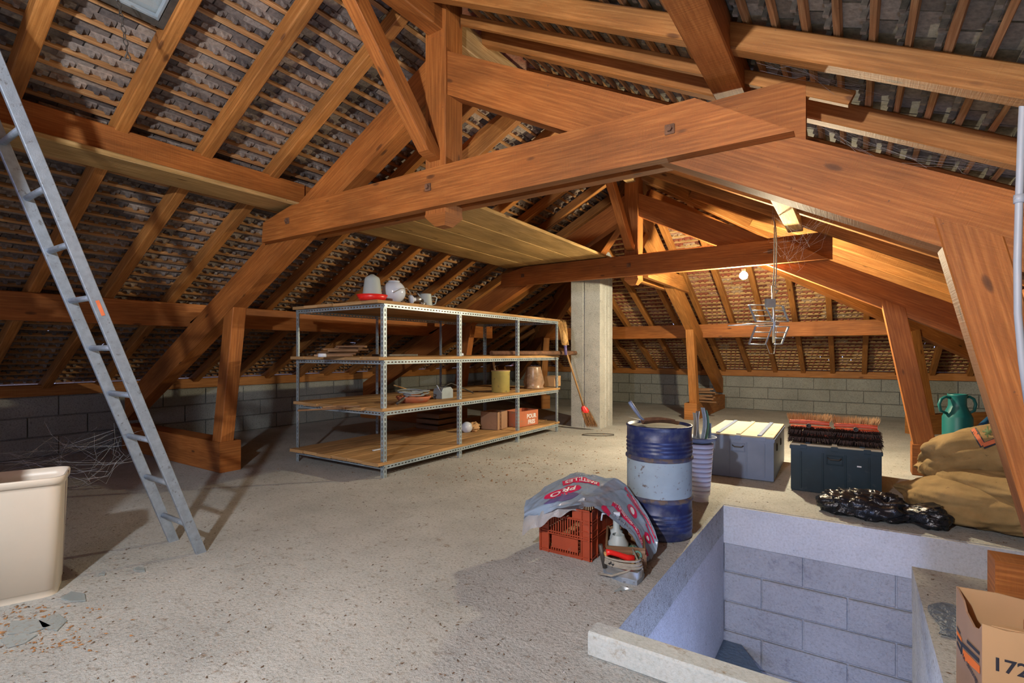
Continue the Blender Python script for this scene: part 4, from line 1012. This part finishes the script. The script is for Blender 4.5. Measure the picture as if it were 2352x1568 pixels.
btext('25 KG', .30, 2.35, .28, math.pi+.3, 'greyprint', bold=.004)
strip_print(3.75, 1.95, 5.85, 2.25, .17, 'magenta')
btext("PASTILLES DE SEL POUR ADOUCISSEURS D'EAU", .20, 4.8, 2.1, math.pi-.14, 'whiteink', sx=.50, bold=.003)
strip_print(4.0, .40, 5.75, .40, .13, 'magenta')
btext("PASTILLES DE SEL POUR ADOUCISSEURS D'EAU", .15, 4.87, .40, math.pi, 'whiteink', sx=.50, bold=.002)
for u_, v_ in ((4.5, 1.25), (5.4, 1.4)):
    P_ = [[bagn(u_+r_*.20*math.cos(a), v_+r_*.30*math.sin(a), .002) for r_ in (0.01, .5, 1)] for a in np.linspace(0, 2*math.pi, 21)]
    m = MB(); m.grid(P_); part('emblem', m, 'magenta', t)
    P_ = [[bagn(u_+r_*.09*math.cos(a), v_+r_*.14*math.sin(a), .0035) for r_ in (0.01, 1)] for a in np.linspace(0, 2*math.pi, 13)]
    m = MB(); m.grid(P_); part('emblem', m, 'whiteink', t)
    strip_print(u_-.35, v_-.55, u_+.3, v_-.55, .07, 'magenta')
btext('AUCH', .42, 4.35, 2.62, math.pi-.05, 'greyprint', sx=.7)
strip_print(3.35, 2.6, 3.95, 2.85, .2, 'magenta')
# clear film hanging at the left
m = MB(); P = []
for i in range(31):
    u_ = 2.35*i/30; row = []
    for j in range(9):
        q = j/8; b = bagn(u_, 2.6, .006); row.append(b+Vector((0, -.012*math.sin(u_*5)-.02*q, -.085*q*(1-.2*u_)+.008*math.sin(u_*9+q*4))))
    P.append(row)
m.grid(P); single('clear_film', m, 'clearfilm', 'wrinkled clear plastic film hanging over the left front of the red crate', 'film')
# wooden box with jars
o = Vector((-1.03, 2.40, 0)); uB = Vector((.93, .37, 0)).normalized(); bB = Vector((-.37, .93, 0)).normalized()
def bp(x, y, z): return o+uB*x+bB*y+Vector((0, 0, z))
t = thing('wooden_box', 'small rough wooden box holding jars beside the red crate', 'box', bp(.09, .15, 0))
for a_, b_, w_ in (((0, 0, .09), (.19, 0, .09), .012), ((0, .30, .09), (.19, .30, .09), .012), ((0, 0, .06), (0, .30, .09), .012), ((.19, 0, .06), (.19, .30, .09), .012)):
    m = MB(); m.beam(bp(*a_), bp(*b_), w_, .09, ch=.002); part('board', m, 'darkwood', t)
m = MB(); m.beam(bp(.095, 0, .03), bp(.095, .30, .03), .18, .01); part('base', m, 'darkwood', t)
for x, y, r_, h_, lab, mt in ((.06, .10, .042, .15, 'round frosted glass jar in the wooden box', 'white'), ):
    p = bp(x, y, .06); t2 = thing('jar', lab, 'jar', p)
    m = MB(); m.lathe([(0, 0), (.03, 0), (.052, .03), (.052, .06), (.035, .085), (.03, .10)], p, 28); part('body', m, 'frost', t2)
p = bp(.05, .16, .07); t2 = thing('spray_bottle', 'white bottle with a pump head in the wooden box', 'bottle', p)
m = MB(); m.lathe([(0, 0), (.036, 0), (.036, .05), (.03, .07), (.032, .09), (.018, .10), (.018, .15)], p, 24); part('body', m, 'frost', t2)
m = MB(); m.tube([p+Vector((0, 0, .15)), p+Vector((0, 0, .175))], .016, 12); m.beam(p+Vector((.02, 0, .18)), p+Vector((-.035, -.02, .18)), .022, .018, ch=.003); m.tube([p+Vector((-.03, -.02, .18)), p+Vector((-.065, -.035, .175)), p+Vector((-.07, -.037, .14))], .005, 8); part('pump', m, 'white', t2)
p = bp(.14, .06, .045); t2 = thing('green_bottle', 'green glass bottle lying neck forward in the wooden box', 'bottle', p); ax = (uB*.15-bB+Vector((0, 0, .25))).normalized()
m = MB(); m.lathe([(0, -.17), (.034, -.16), (.034, -.02), (.018, .04), (.018, .07), (.022, .072), (.022, .082), (.014, .082), (.013, .05)], p+Vector((0, 0, .04)), 24, axis=ax); part('body', m, 'greenglass', t2)
p = bp(.165, .02, .085); m = MB(); m.lathe([(0, 0), (.024, 0), (.024, .02), (.019, .02), (.019, .006), (0, .006)], p, 20, axis=ax); single('round_lid', m, 'straw', 'round tan lid at the front corner of the wooden box', 'lid')
# red handled tool
t = thing('red_handle_tool', 'old tool with a chipped red painted handle in front of the wooden box', 'tool', PD(1430, 1280, 2.55))
m = MB(); m.tube([PD(x, y, 2.52) for x, y in ((1392, 1268), (1402, 1268), (1420, 1273), (1440, 1281), (1456, 1282))], [.016, .013, .013, .016, .018], 12); part('grip', m, 'red', t)
m = MB(); m.tube([PD(1456, 1282, 2.52), PD(1452, 1298, 2.54)], [.015, .006], 10); m.tube([PD(1392, 1268, 2.52), PD(1393, 1285, 2.53)], [.012, .004], 8); part('bracket', m, 'straw', t)
m = MB(); m.tube([PD(x, y, 2.53) for x, y in ((1379, 1250), (1384, 1275), (1390, 1303))], [.010, .013, .012], 10); single('dark_bolt_tool', m, 'iron', 'dark metal rod standing between the crate and the coiled cord', 'tool')
m = MB(); m.tube([PD(x, y, 2.53) for x, y in ((1391, 1262), (1400, 1300))], .007, 8); single('thin_rod', m, 'rust', 'thin rusty rod beside the dark metal rod', 'tool')
m = blob(PD(1412, 1292, 2.5), (.03, .025, .022), None, .3, 4, 8, 20, 12, 1); single('black_knob', m, 'blackwire', 'black rounded knob behind the coiled cord', 'knob')
# electric iron
p0 = PZ(1376, 1322, 0); p1 = PZ(1466, 1345, 0)
t = thing('clothes_iron', 'old metal iron wrapped in its grey cord on the floor', 'iron', (p0+p1)/2); e = (p1-p0).normalized(); bk = Vector((-e.y, e.x, 0)); L_ = (p1-p0).length
def sole(z, s_, off=0): return [p0+e*(L_*f)+bk*(w_*s_)+Vector((0, 0, z))+e*off for f, w_ in ((.98, -.005), (1., .05), (.98, .10), (.6, .112), (.2, .08), (0, .05), (.2, .012), (.6, -.01))]
m = MB(); m.grid([sole(0.001, 1), sole(.022, 1), sole(.024, .96)], smooth=False, closed=True); m.quad(sole(.024, .96)); part('soleplate', m, 'alu', t)
m = MB(); m.grid([sole(.024, .9), sole(.045, .88), sole(.06, .7)], closed=True); m.quad(sole(.06, .7)); part('body', m, 'chrome', t)
m = MB(); pts = []
for k in range(120):
    a = k*.32; pts.append(p0+e*(L_*.48+.105*math.cos(a)*(1-.0008*k))+bk*(.05+.058*math.sin(a))+Vector((0, 0, .062+.0003*k+.006*math.sin(a*.37))))
m.tube(pts, .005, 6); part('cord', m, 'rope', t)
m = MB(); m.tube([p0+e*(L_*.02)+bk*-.02+Vector((0, 0, .02)), p0+e*L_*.4+bk*-.03+Vector((0, 0, .03)), p0+e*L_*.75+bk*-.01+Vector((0, 0, .06)), p0+e*L_*.95+bk*.04+Vector((0, 0, .09)), p0+e*L_*.7+bk*.09+Vector((0, 0, .13))], .0055, 6); part('cord_end', m, 'rope', t)
c = PZ(1412, 1358, .002); m = MB(); m.prism([(0, 0), (.09, .02), (.04, .05)], c, (CT, ST, 0), (-ST, CT, 0), (0, 0, 1), .003); single('glass_shard', m, 'glass', 'small clear glass shard on the floor in front of the iron', 'shard')

# ------------------------------------------------------------------ bin bag, sacks, watering can
random.seed(2)
a0 = Vector((-.22, 4.24, 0)); a1 = Vector((.52, 4.16, 0)); d = (a1-a0).normalized(); R = Matrix((d, Vector((-d.y, d.x, 0)), Vector((0, 0, 1)))).transposed()
m = blob((a0+a1)/2+Vector((0, .0, .062)), (.37, .155, .092), R, .26, 2.2, 5, 170, 80, .8, .004, 'w', lambda x: (1.05-.5*math.exp(-((x-.42)/.16)**2)) if x < .9 else .7)
single('bin_bag', m, 'blackfilm', 'crumpled shiny black bin bag lying at the edge of the stairwell', 'bag')
t0 = Vector((.30, 5.02, 0))
def sack(lab, tip, c, rad, seed, zmin, amp=.12):
    tip, c = Vector(tip), Vector(c); ax = (c-tip); L_ = ax.length; ax.normalize(); sd = Vector((0, 0, 1)).cross(ax).normalized(); up = ax.cross(sd)
    R = Matrix((ax, sd, up)).transposed()
    def tp(x): return 1-.75*max(0, (-x-.45)/.55)**1.6-.3*max(0, x)**5
    m = blob(c, (L_*1.02, rad[0], rad[1]), R, amp, 1.3, seed, 120, 72, .78, zmin, False, tp)
    for i, p in enumerate(m.v):
        q = Vector(p); loc = R.transposed() @ (q-c)
        f = max(0, 1-abs(noise.noise(Vector((loc.x*2.2+loc.y*3+seed, loc.z*5, seed))))*9)*.022+.008*noise.noise(q*11)
        m.v[i] = tuple(q-(q-c).normalized()*f)
    o = single('burlap_sack', m, 'hessian', lab, 'sack'); return o, m
sack('bottom brown burlap sack of the pile by the right leg', PZ(2062, 1118, .10), (.74, 4.52, .125), (.40, .155), 11, .004)
sack('folded burlap sack in the middle of the pile by the right leg', PD(2150, 1082, 3.75), PD(2340, 1125, 3.16), (.24, .115), 23, None)
so, sm = sack('top burlap sack with a red zigzag print, beside the green can', PD(2104, 1066, 3.85), PD(2268, 1040, 3.45), (.30, .175), 31, None)
bv = BVHTree.FromPolygons([Vector(p) for p in sm.v], [f for f in sm.f])
def drop(px, py):
    r = ray(px, py).normalized(); h = bv.ray_cast(Vector((0, 0, EYE)), r)
    return (h[0]+h[1]*.003 if h[0] is not None and h[1].dot(r) < 0 else (h[0]-h[1]*.003 if h[0] is not None else None))
def ribbon(pts, w, mat, nm, n=14):
    m = MB()
    for (ax_, ay_), (bx_, by_) in zip(pts, pts[1:]):
        dx, dy = bx_-ax_, by_-ay_; l = math.hypot(dx, dy); nx, ny = -dy/l*w, dx/l*w; P_ = []
        for i in range(n+1):
            f = i/n; r_ = [drop(ax_+dx*f+nx*q, ay_+dy*f+ny*q) for q in (-1, 0, 1)]
            if all(x is not None for x in r_): P_.append(r_)
            elif len(P_) > 1: break
        if len(P_) > 1: m.grid(P_)
    if m.f: part(nm, m, mat, so)

def ribbon2(pts, w, mat, nm, lift=.005):
    global drop
    old = drop
    def drop(px, py):
        r = ray(px, py).normalized(); h = bv.ray_cast(Vector((0, 0, EYE)), r)
        return None if h[0] is None else h[0]-r*lift
    ribbon(pts, w, mat, nm); drop = old
ribbon2([(2229, 974), (2258, 1024), (2300, 1008)], 7.5, 'ink', 'printed_outline', .004)
ribbon2([(2230, 978), (2258, 1022), (2300, 1007)], 4.8, 'redink', 'printed_zigzag', .009)
for pts in ([(2262, 985), (2275, 998)], [(2262, 998), (2278, 984)], [(2268, 978), (2268, 1004)], [(2256, 990), (2284, 992)]): ribbon2(pts, 1.6, 'greenink', 'printed_leaf', .004)

c = Vector((.80, 5.55, 0)); c = PD(2199, 950, 4.75); c.z = 0
t = thing('watering_can', 'teal green plastic can with two loop handles behind the sacks', 'can', c)
r_ = .112
m = MB(); m.lathe([(0, 0), (r_, 0), (r_+.004, .02), (r_, .04), (r_, .50), (r_-.008, .52), (r_*.62, .60), (r_*.60, .62), (r_*.60, .69), (r_*.66, .70), (r_*.66, .715), (r_*.56, .715), (r_*.55, .60), (0, .55)], c, 44); part('body', m, 'teal', t)
for s_ in (-1, 1):
    q = Vector((CT, ST, 0))*s_; m = MB(); m.tube([c+q*x+Vector((0, 0, z)) for x, z in ((.062, .68), (.11, .69), (.15, .67), (.17, .62), (.155, .56), (.105, .54))], .013, 10); part('handle', m, 'teal', t)
m = MB(); m.tube([c+Vector((CT, ST, 0))*.10+Vector((0, 0, .30)), c+Vector((CT, ST, 0))*.30+Vector((0, 0, .50))], [.03, .02], 12); part('spout', m, 'tealblue', t)
m = MB(); m.box((1.12, 6.35, 0), (1.5, 6.65, .30)); single('old_crate', m, 'darkwood', 'dark wooden block standing behind the green can', 'block')

# ------------------------------------------------------------------ cream bin at the left edge
B = thing('waste_bin', 'tall cream plastic waste bin at the left edge', 'bin', (-3.1, .5, 0))
c0 = PZ(130, 1366, 0); c1 = PZ(0, 1393, 0); e = (c1-c0).normalized(); bk = Vector((-e.y, e.x, 0)) 
if bk.x > 0: bk = -bk
def rr(w, dd, z, o_, rad=.05, off=0):
    pts = []; 
    for cx_, cy_, a_ in ((w-rad, rad, -90), (w-rad, dd-rad, 0), (rad, dd-rad, 90), (rad, rad, 180)):
        for k in range(6):
            q = math.radians(a_+18*k); pts.append(o_+e*(cx_+rad*math.cos(q)-off)+bk*(cy_+rad*math.sin(q)-off)+Vector((0, 0, z)))
    return pts
lv = []
for z, g in ((.0, 0), (.03, .0), (.031, -.003), (.49, -.020), (.505, -.021), (.506, -.028), (.532, -.030), (.538, -.028), (.538, -.022), (.50, -.018), (.06, .004)):
    lv.append(rr(.50-2*g, .24-2*g, z, c0+e*g+bk*g+Vector((0, 0, 0)), .045-g*.3))
m = MB(); m.grid(lv, closed=True); m.face(list(range(len(m.v)-24, len(m.v)))); part('bucket', m, 'cream', B)

# ------------------------------------------------------------------ block and cardboard box on the right
m = MB(); m.box((.462, 2.72, 0), (1.2, 2.86, .285), ch=.006); single('timber_block', m, 'wood', 'squared orange timber offcut behind the cardboard box', 'timber')
m = MB(); P = [[Vector((.30+.24*u_+.02*math.sin(v_*5), 2.80+.32*v_+.02*math.sin(u_*4), .006+.004*noise.noise(Vector((u_*6, v_*6, 0))))) for v_ in np.linspace(0, 1, 14)] for u_ in np.linspace(0, 1, 14)]
P = [[Vector((.275+.22*u_+.012*math.sin(v_*6), 2.58+.34*v_*(.8+.2*math.sin(u_*5)), .007+.004*noise.noise(Vector((u_*6, v_*6, 0))))) for v_ in np.linspace(0, 1, 14)] for u_ in np.linspace(0, 1, 14)]
m.grid(P); single('plastic_sheet', m, 'bluefilm', 'flattened dusty blue-grey plastic sheet on the ledge beside the cardboard box', 'sheet')
Fc = PD(2256, 1432, 1.451); H_ = Fc.z; X0, Y0 = Fc.x, Fc.y; Bc = PD(2197, 1347, 1.68); D_ = Bc.y-Y0
t = thing('cardboard_box', 'open torn cardboard box printed with a logo and 17210', 'box', (X0+.25, Y0+D_/2, 0)); e_ = .005
m = MB(); m.prism([(0, 0), (.6, 0), (.6, H_-.005), (.35, H_), (.17, H_-.012), (.14, H_+.004), (.05, H_-.006), (0, H_)], (X0, Y0, 0), (1, 0, 0), (0, 0, 1), (0, 1, 0), e_); part('front_panel', m, 'card', t, 'front panel printed 17210')
DX = Bc.x-X0
m = MB(); m.prism([(e_, 0), (D_, 0), (D_, H_+.0), (D_*.72, H_-.012), (D_*.6, H_-.035), (D_*.3, H_-.045), (D_*.12, H_-.03), (e_, H_-.006)], (X0, Y0, 0), (DX/D_, 1, 0), (0, 0, 1), (1, 0, 0), e_); part('side_panel', m, 'card2', t, 'torn side panel with the printed logo')
m = MB(); m.prism([(0, 0), (.6, 0), (.6, H_+.0), (.25, H_-.01), (.1, H_+.004), (0, H_)], (X0+DX, Y0+D_, 0), (1, 0, 0), (0, 0, 1), (0, 1, 0), e_); part('back_panel', m, 'card', t)
part('base', MB().box((X0+.01, Y0+e_, 0), (X0+.6, Y0+D_-.001, .005)), 'card2', t)
m = MB(); m.prism([(0, 0), (.36, 0), (.34, .03), (.16, .045), (.03, .025)], (X0+DX+.02, Y0+D_+e_, H_-.004), (1, 0, 0), (0, .8, -.6), (0, .6, .8), .003); part('flap', m, 'card', t)
m = MB(); m.prism([(0, 0), (.5, 0), (.5, .045), (.03, .030)], (X0+.02, Y0+.006, H_-.004), (1, 0, 0), (0, .95, -.12), (0, 0, 1), .003); part('flap', m, 'card', t)
for k, mt in enumerate(('terracotta', 'card2', 'redink', 'pale', 'terracotta')):
    m = MB(); m.box((X0+.13+.05*k, Y0+.08, .02), (X0+.165+.05*k, Y0+D_-.03, H_-.05-.012*(k % 2))); single('book', m, mt, ['reddish', 'brown', 'faded red', 'pale', 'last reddish'][k]+' spine standing in the cardboard box', 'book', 'bound volumes in the cardboard box')
n17 = put_text('17210', .052, onface(PY(2350, 1541, Y0)+Vector((0, -.0015, 0)), (1, 0, 0), (0, 0, 1)), .001); part('lettering', n17, 'ink', t)
# side print: local (a along Y from front corner, z)
def sf(a_, z_): return Vector((X0+DX*a_/D_-.0015, Y0+a_, z_))
def spoly(pts, mat):
    m = MB(); m.quad([sf(*q) for q in pts]); part('logo', m, mat, t)
def spx(px, py):
    r = ray(max(px, 2199), py); k = DX/D_; d_q = (X0-k*Y0)/(r.x-k*r.y); p = r*d_q+Vector((0, 0, EYE)); return (p.y-Y0, p.z)
for pts, mt in (([(2213, 1490), (2252, 1530), (2252, 1548), (2213, 1512)], 'orange'), ([(2211, 1474), (2250, 1512), (2250, 1523), (2211, 1484)], 'ink'), ([(2222, 1468), (2251, 1497), (2251, 1505), (2222, 1476)], 'ink'),
                ([(2196, 1447), (2210, 1466), (2210, 1474), (2196, 1455)], 'orange'), ([(2196, 1436), (2207, 1452), (2207, 1457), (2196, 1442)], 'ink'), ([(2196, 1458), (2211, 1476), (2211, 1502), (2208, 1502), (2208, 1481), (2196, 1465)], 'ink'), ([(2194, 1470), (2210, 1496), (2210, 1503), (2194, 1478)], 'ink')):
    spoly([spx(*q) for q in pts], mt)
o_ = Vector(sf(*spx(2229, 1533))); part('lettering', put_text('de  saintonge', .028, onface(o_+Vector((-.0005, 0, 0)), (-DX/D_, -1, 0), (0, 0, 1)), .0004), 'ink', t)

# ------------------------------------------------------------------ hanging antenna, bulb, conduit
hp = Vector((-.60, 5.12, 2.31)); 
t = thing('aerial', 'old television aerial with grid reflectors hanging on a rope', 'antenna', hp)
d_ = 4.63
def AP(px, py, dd=0): return PD(px, py, d_+dd)
m = MB(); m.tube([AP(1775, 656), AP(1777, 722), AP(1777, 787)], .012, 12); part('mast', m, 'chrome', t)
m = MB(); c = AP(1769, 696, -.03); m.beam(c-Vector((CT, ST, 0))*.042, c+Vector((CT, ST, 0))*.042, .03, .078, ch=.003); part('junction_box', m, 'steel', t)
for bars in ((((1720, 700), (1736, 738)), ((1757, 700), (1775, 738))), (((1797, 702), (1811, 738)), ((1776, 700), (1777, 738))), (((1736, 749), (1720, 790)), ((1774, 749), (1758, 791))), (((1811, 750), (1795, 790)), ((1777, 750), (1777, 790)))):
    m = MB()
    for k, (a_, b_) in enumerate(bars): m.beam(AP(*a_), AP(*b_), .010 if k else .02, .012, ch=.001)
    (a1_, b1_), (a2_, b2_) = bars
    for f in (0, .33, .66, 1): m.tube([AP(a1_[0]+(b1_[0]-a1_[0])*f, a1_[1]+(b1_[1]-a1_[1])*f), AP(a2_[0]+(b2_[0]-a2_[0])*f, a2_[1]+(b2_[1]-a2_[1])*f)], .0045, 6)
    part('reflector', m, 'alu', t)
m = MB(); m.tube([AP(1672, 747), AP(1790, 742)], .007, 8); m.beam(AP(1756, 745, -.02), AP(1775, 744, -.02), .02, .022); m.beam(AP(1780, 743, -.02), AP(1787, 743, -.02), .03, .045); part('boom', m, 'chrome', t)
m = MB(); m.tube([AP(1760, 790), AP(1768, 812), AP(1778, 812), AP(1781, 790), AP(1784, 740), AP(1774, 710)], .003, 5); part('wire', m, 'greywire', t)
t = thing('rope', 'knotted cord tying the aerial to a hook in the purlin', 'rope', hp)
m = MB()
for dx in (-2, 3): m.tube([AP(1780+dx*.6, 522), AP(1781+dx, 560), AP(1780+dx, 620), AP(1778+dx, 655)], .0055, 6)
m.tube([AP(1775, 655), AP(1784, 660), AP(1776, 664), AP(1788, 668), AP(1782, 672)], .008, 6); part('cord', m, 'rope', t)
m = MB(); m.tube([AP(1780, 522), AP(1780, 512), Vector(hp)], .008, 6); part('hook', m, 'rust', t)
t = thing('light_bulb', 'lit bulb in a socket under the tie of the farther truss', 'light bulb', (-.97, 5.90, 1.92))
m = MB(); m.lathe([(.042*math.sin(a), -.042*math.cos(a)) for a in np.linspace(.01, 2.6, 16)], (-.97, 5.90, 1.915), 24); bo = part('bulb', m, 'bulb', t); 
m = MB(); m.lathe([(.02, .03), (.022, .07), (0, .07)], (-.97, 5.90, 1.915), 16); part('socket', m, 'white', t)
t = thing('conduit', 'grey plastic conduit running down past the right leg', 'pipe', PD(2345, 1000, 1.6))
m = MB(); m.tube([PD(x, y, 1.66) for x, y in ((2330, 170), (2346, 178), (2352, 200), (2347, 300), (2341, 455), (2337, 600), (2338, 720), (2348, 830), (2362, 930))], .0105, 12); part('pipe', m, 'pipe', t)
m = MB(); m.tube([PD(2341, 447, 1.66), PD(2341, 466, 1.66)], .0145, 12); m.beam(PD(2332, 452, 1.66), PD(2341, 456, 1.66), .01, .016); part('clip', m, 'pipe', t)
# nail hooks and small iron bits on the timbers

# ------------------------------------------------------------------ litter on the floor
random.seed(12)
def litter(n, rng, name, mat, lab, smin, smax, flat=.3, keep=lambda p: True):
    m = MB(); k = 0
    while k < n:
        px_, py_ = rng(); p = PZ(px_, py_, 0)
        if (PX0-.03 < p.x < PX1+.02 and PY0-.12 < p.y < PY1+.03) or p.y > 10.7 or p.x > 2.6 or p.x < -7 or (p.x > PX1-.05 and PYm-.05 < p.y < PY1+.03) or not keep(p): k += 1; continue
        s_ = random.uniform(smin, smax); a = random.random()*6.3; i = len(m.v)
        for q in range(4):
            t_ = a+q*1.57+random.uniform(-.3, .3); r_ = s_*random.uniform(.5, 1)*(1 if q % 2 else .45); m.v.append((p.x+r_*math.cos(t_), p.y+r_*math.sin(t_), .001+.002*random.random()))
        m.v.append((p.x, p.y, s_*flat+.002)); m.face([i, i+1, i+4]); m.face([i+1, i+2, i+4]); m.face([i+2, i+3, i+4]); m.face([i+3, i, i+4]); k += 1
    o = m.build(name, mat); return tag(o, lab, 'litter', None, 'stuff')
litter(1500, lambda: (random.uniform(0, 2352), 960+608*random.random()**1.0), 'floor_litter', 'debris', 'dark crumbs and grit scattered over the concrete floor', .003, .012)
litter(500, lambda: (random.gauss(1180, 160), random.uniform(985, 1110)), 'leaf_litter', 'chip', 'brown leaf and bark fragments on the floor near the shelving', .006, .022)
litter(160, lambda: (random.uniform(200, 1300), random.uniform(1000, 1560)), 'plaster_crumbs', 'white', 'tiny white crumbs on the floor', .002, .006)
litter(260, lambda: (random.gauss(60, 90), random.uniform(1390, 1500)), 'dirt_heap', 'chip', 'brown dirt and chips around the foot of the cream bin', .004, .016)
for k, (px_, py_, s_, rot) in enumerate(((170, 1372, .09, .3), (60, 1440, .12, .9), (120, 1430, .10, -.2), (320, 1308, .05, .2), (40, 1470, .09, 1.4), (235, 1318, .03, 0))):
    c = PZ(px_, py_, .003); m = MB(); a = [(s_*r_*math.cos(rot+q), s_*r_*.6*math.sin(rot+q)) for q, r_ in ((0, 1), (1.3, .7), (2.6, .9), (3.9, .8), (5.2, .6))]
    m.prism(a, c, (1, 0, 0), (0, 1, 0), (0, 0, 1), .004)
    single('glass_shard', m, 'glass', ['broken glass piece touching the corner of the cream bin', 'large broken glass piece below the cream bin', 'broken glass piece among the dirt below the bin', 'glass sliver between the bin and the ladder foot', 'glass piece at the left edge below the bin', 'tiny glass chip above the ladder-side sliver'][k], 'shard')

# ------------------------------------------------------------------ cobwebs
random.seed(31)
def web(lab, pts, n, spread, sag=.02, r=.00035):
    m = MB()
    for k in range(n):
        a, b = random.sample(pts, 2); j = lambda: Vector((random.gauss(0, spread), random.gauss(0, spread), random.gauss(0, spread)))
        a_, b_ = a+j(), b+j(); l = (b_-a_).length; mid_ = (a_+b_)/2-Vector((0, 0, sag+l*.12*random.random()))+j()*.5
        m.tube([a_, (a_+mid_)/2+j()*.15, mid_, (b_+mid_)/2+j()*.15, b_], r, 3, cap=False)
    return tag(m.build('cobweb', 'web'), lab, 'cobweb', None, 'stuff')
web('tangle of cobwebs hanging under the right slope by the big purlin', [PD(1760, 110, 2.1), PD(1850, 130, 2.3), PD(1950, 165, 2.5), PD(2050, 180, 2.4), PD(2150, 190, 2.3), PD(2200, 230, 2.3)], 60, .05)
web('cobwebs below the second rafter of the right slope', [PD(1890, 270, 2.6), PD(1980, 300, 2.6), PD(2080, 320, 2.5), PD(2200, 350, 2.4), PD(2260, 370, 2.3)], 40, .05)
web('cobwebs around the rope of the aerial', [PD(1790, 480, 4.3), PD(1850, 540, 4.4), PD(1820, 600, 4.5), PD(1760, 560, 4.4), PD(1900, 480, 4.0)], 34, .06, .03, .0004)
web('cobwebs stretched over the left wall behind the bin', [PD(20, 1060, 3.0), PD(120, 1010, 3.2), PD(160, 1060, 3.1), PD(250, 1000, 3.4), PD(290, 1050, 3.0), PD(200, 1090, 2.8)], 40, .06)
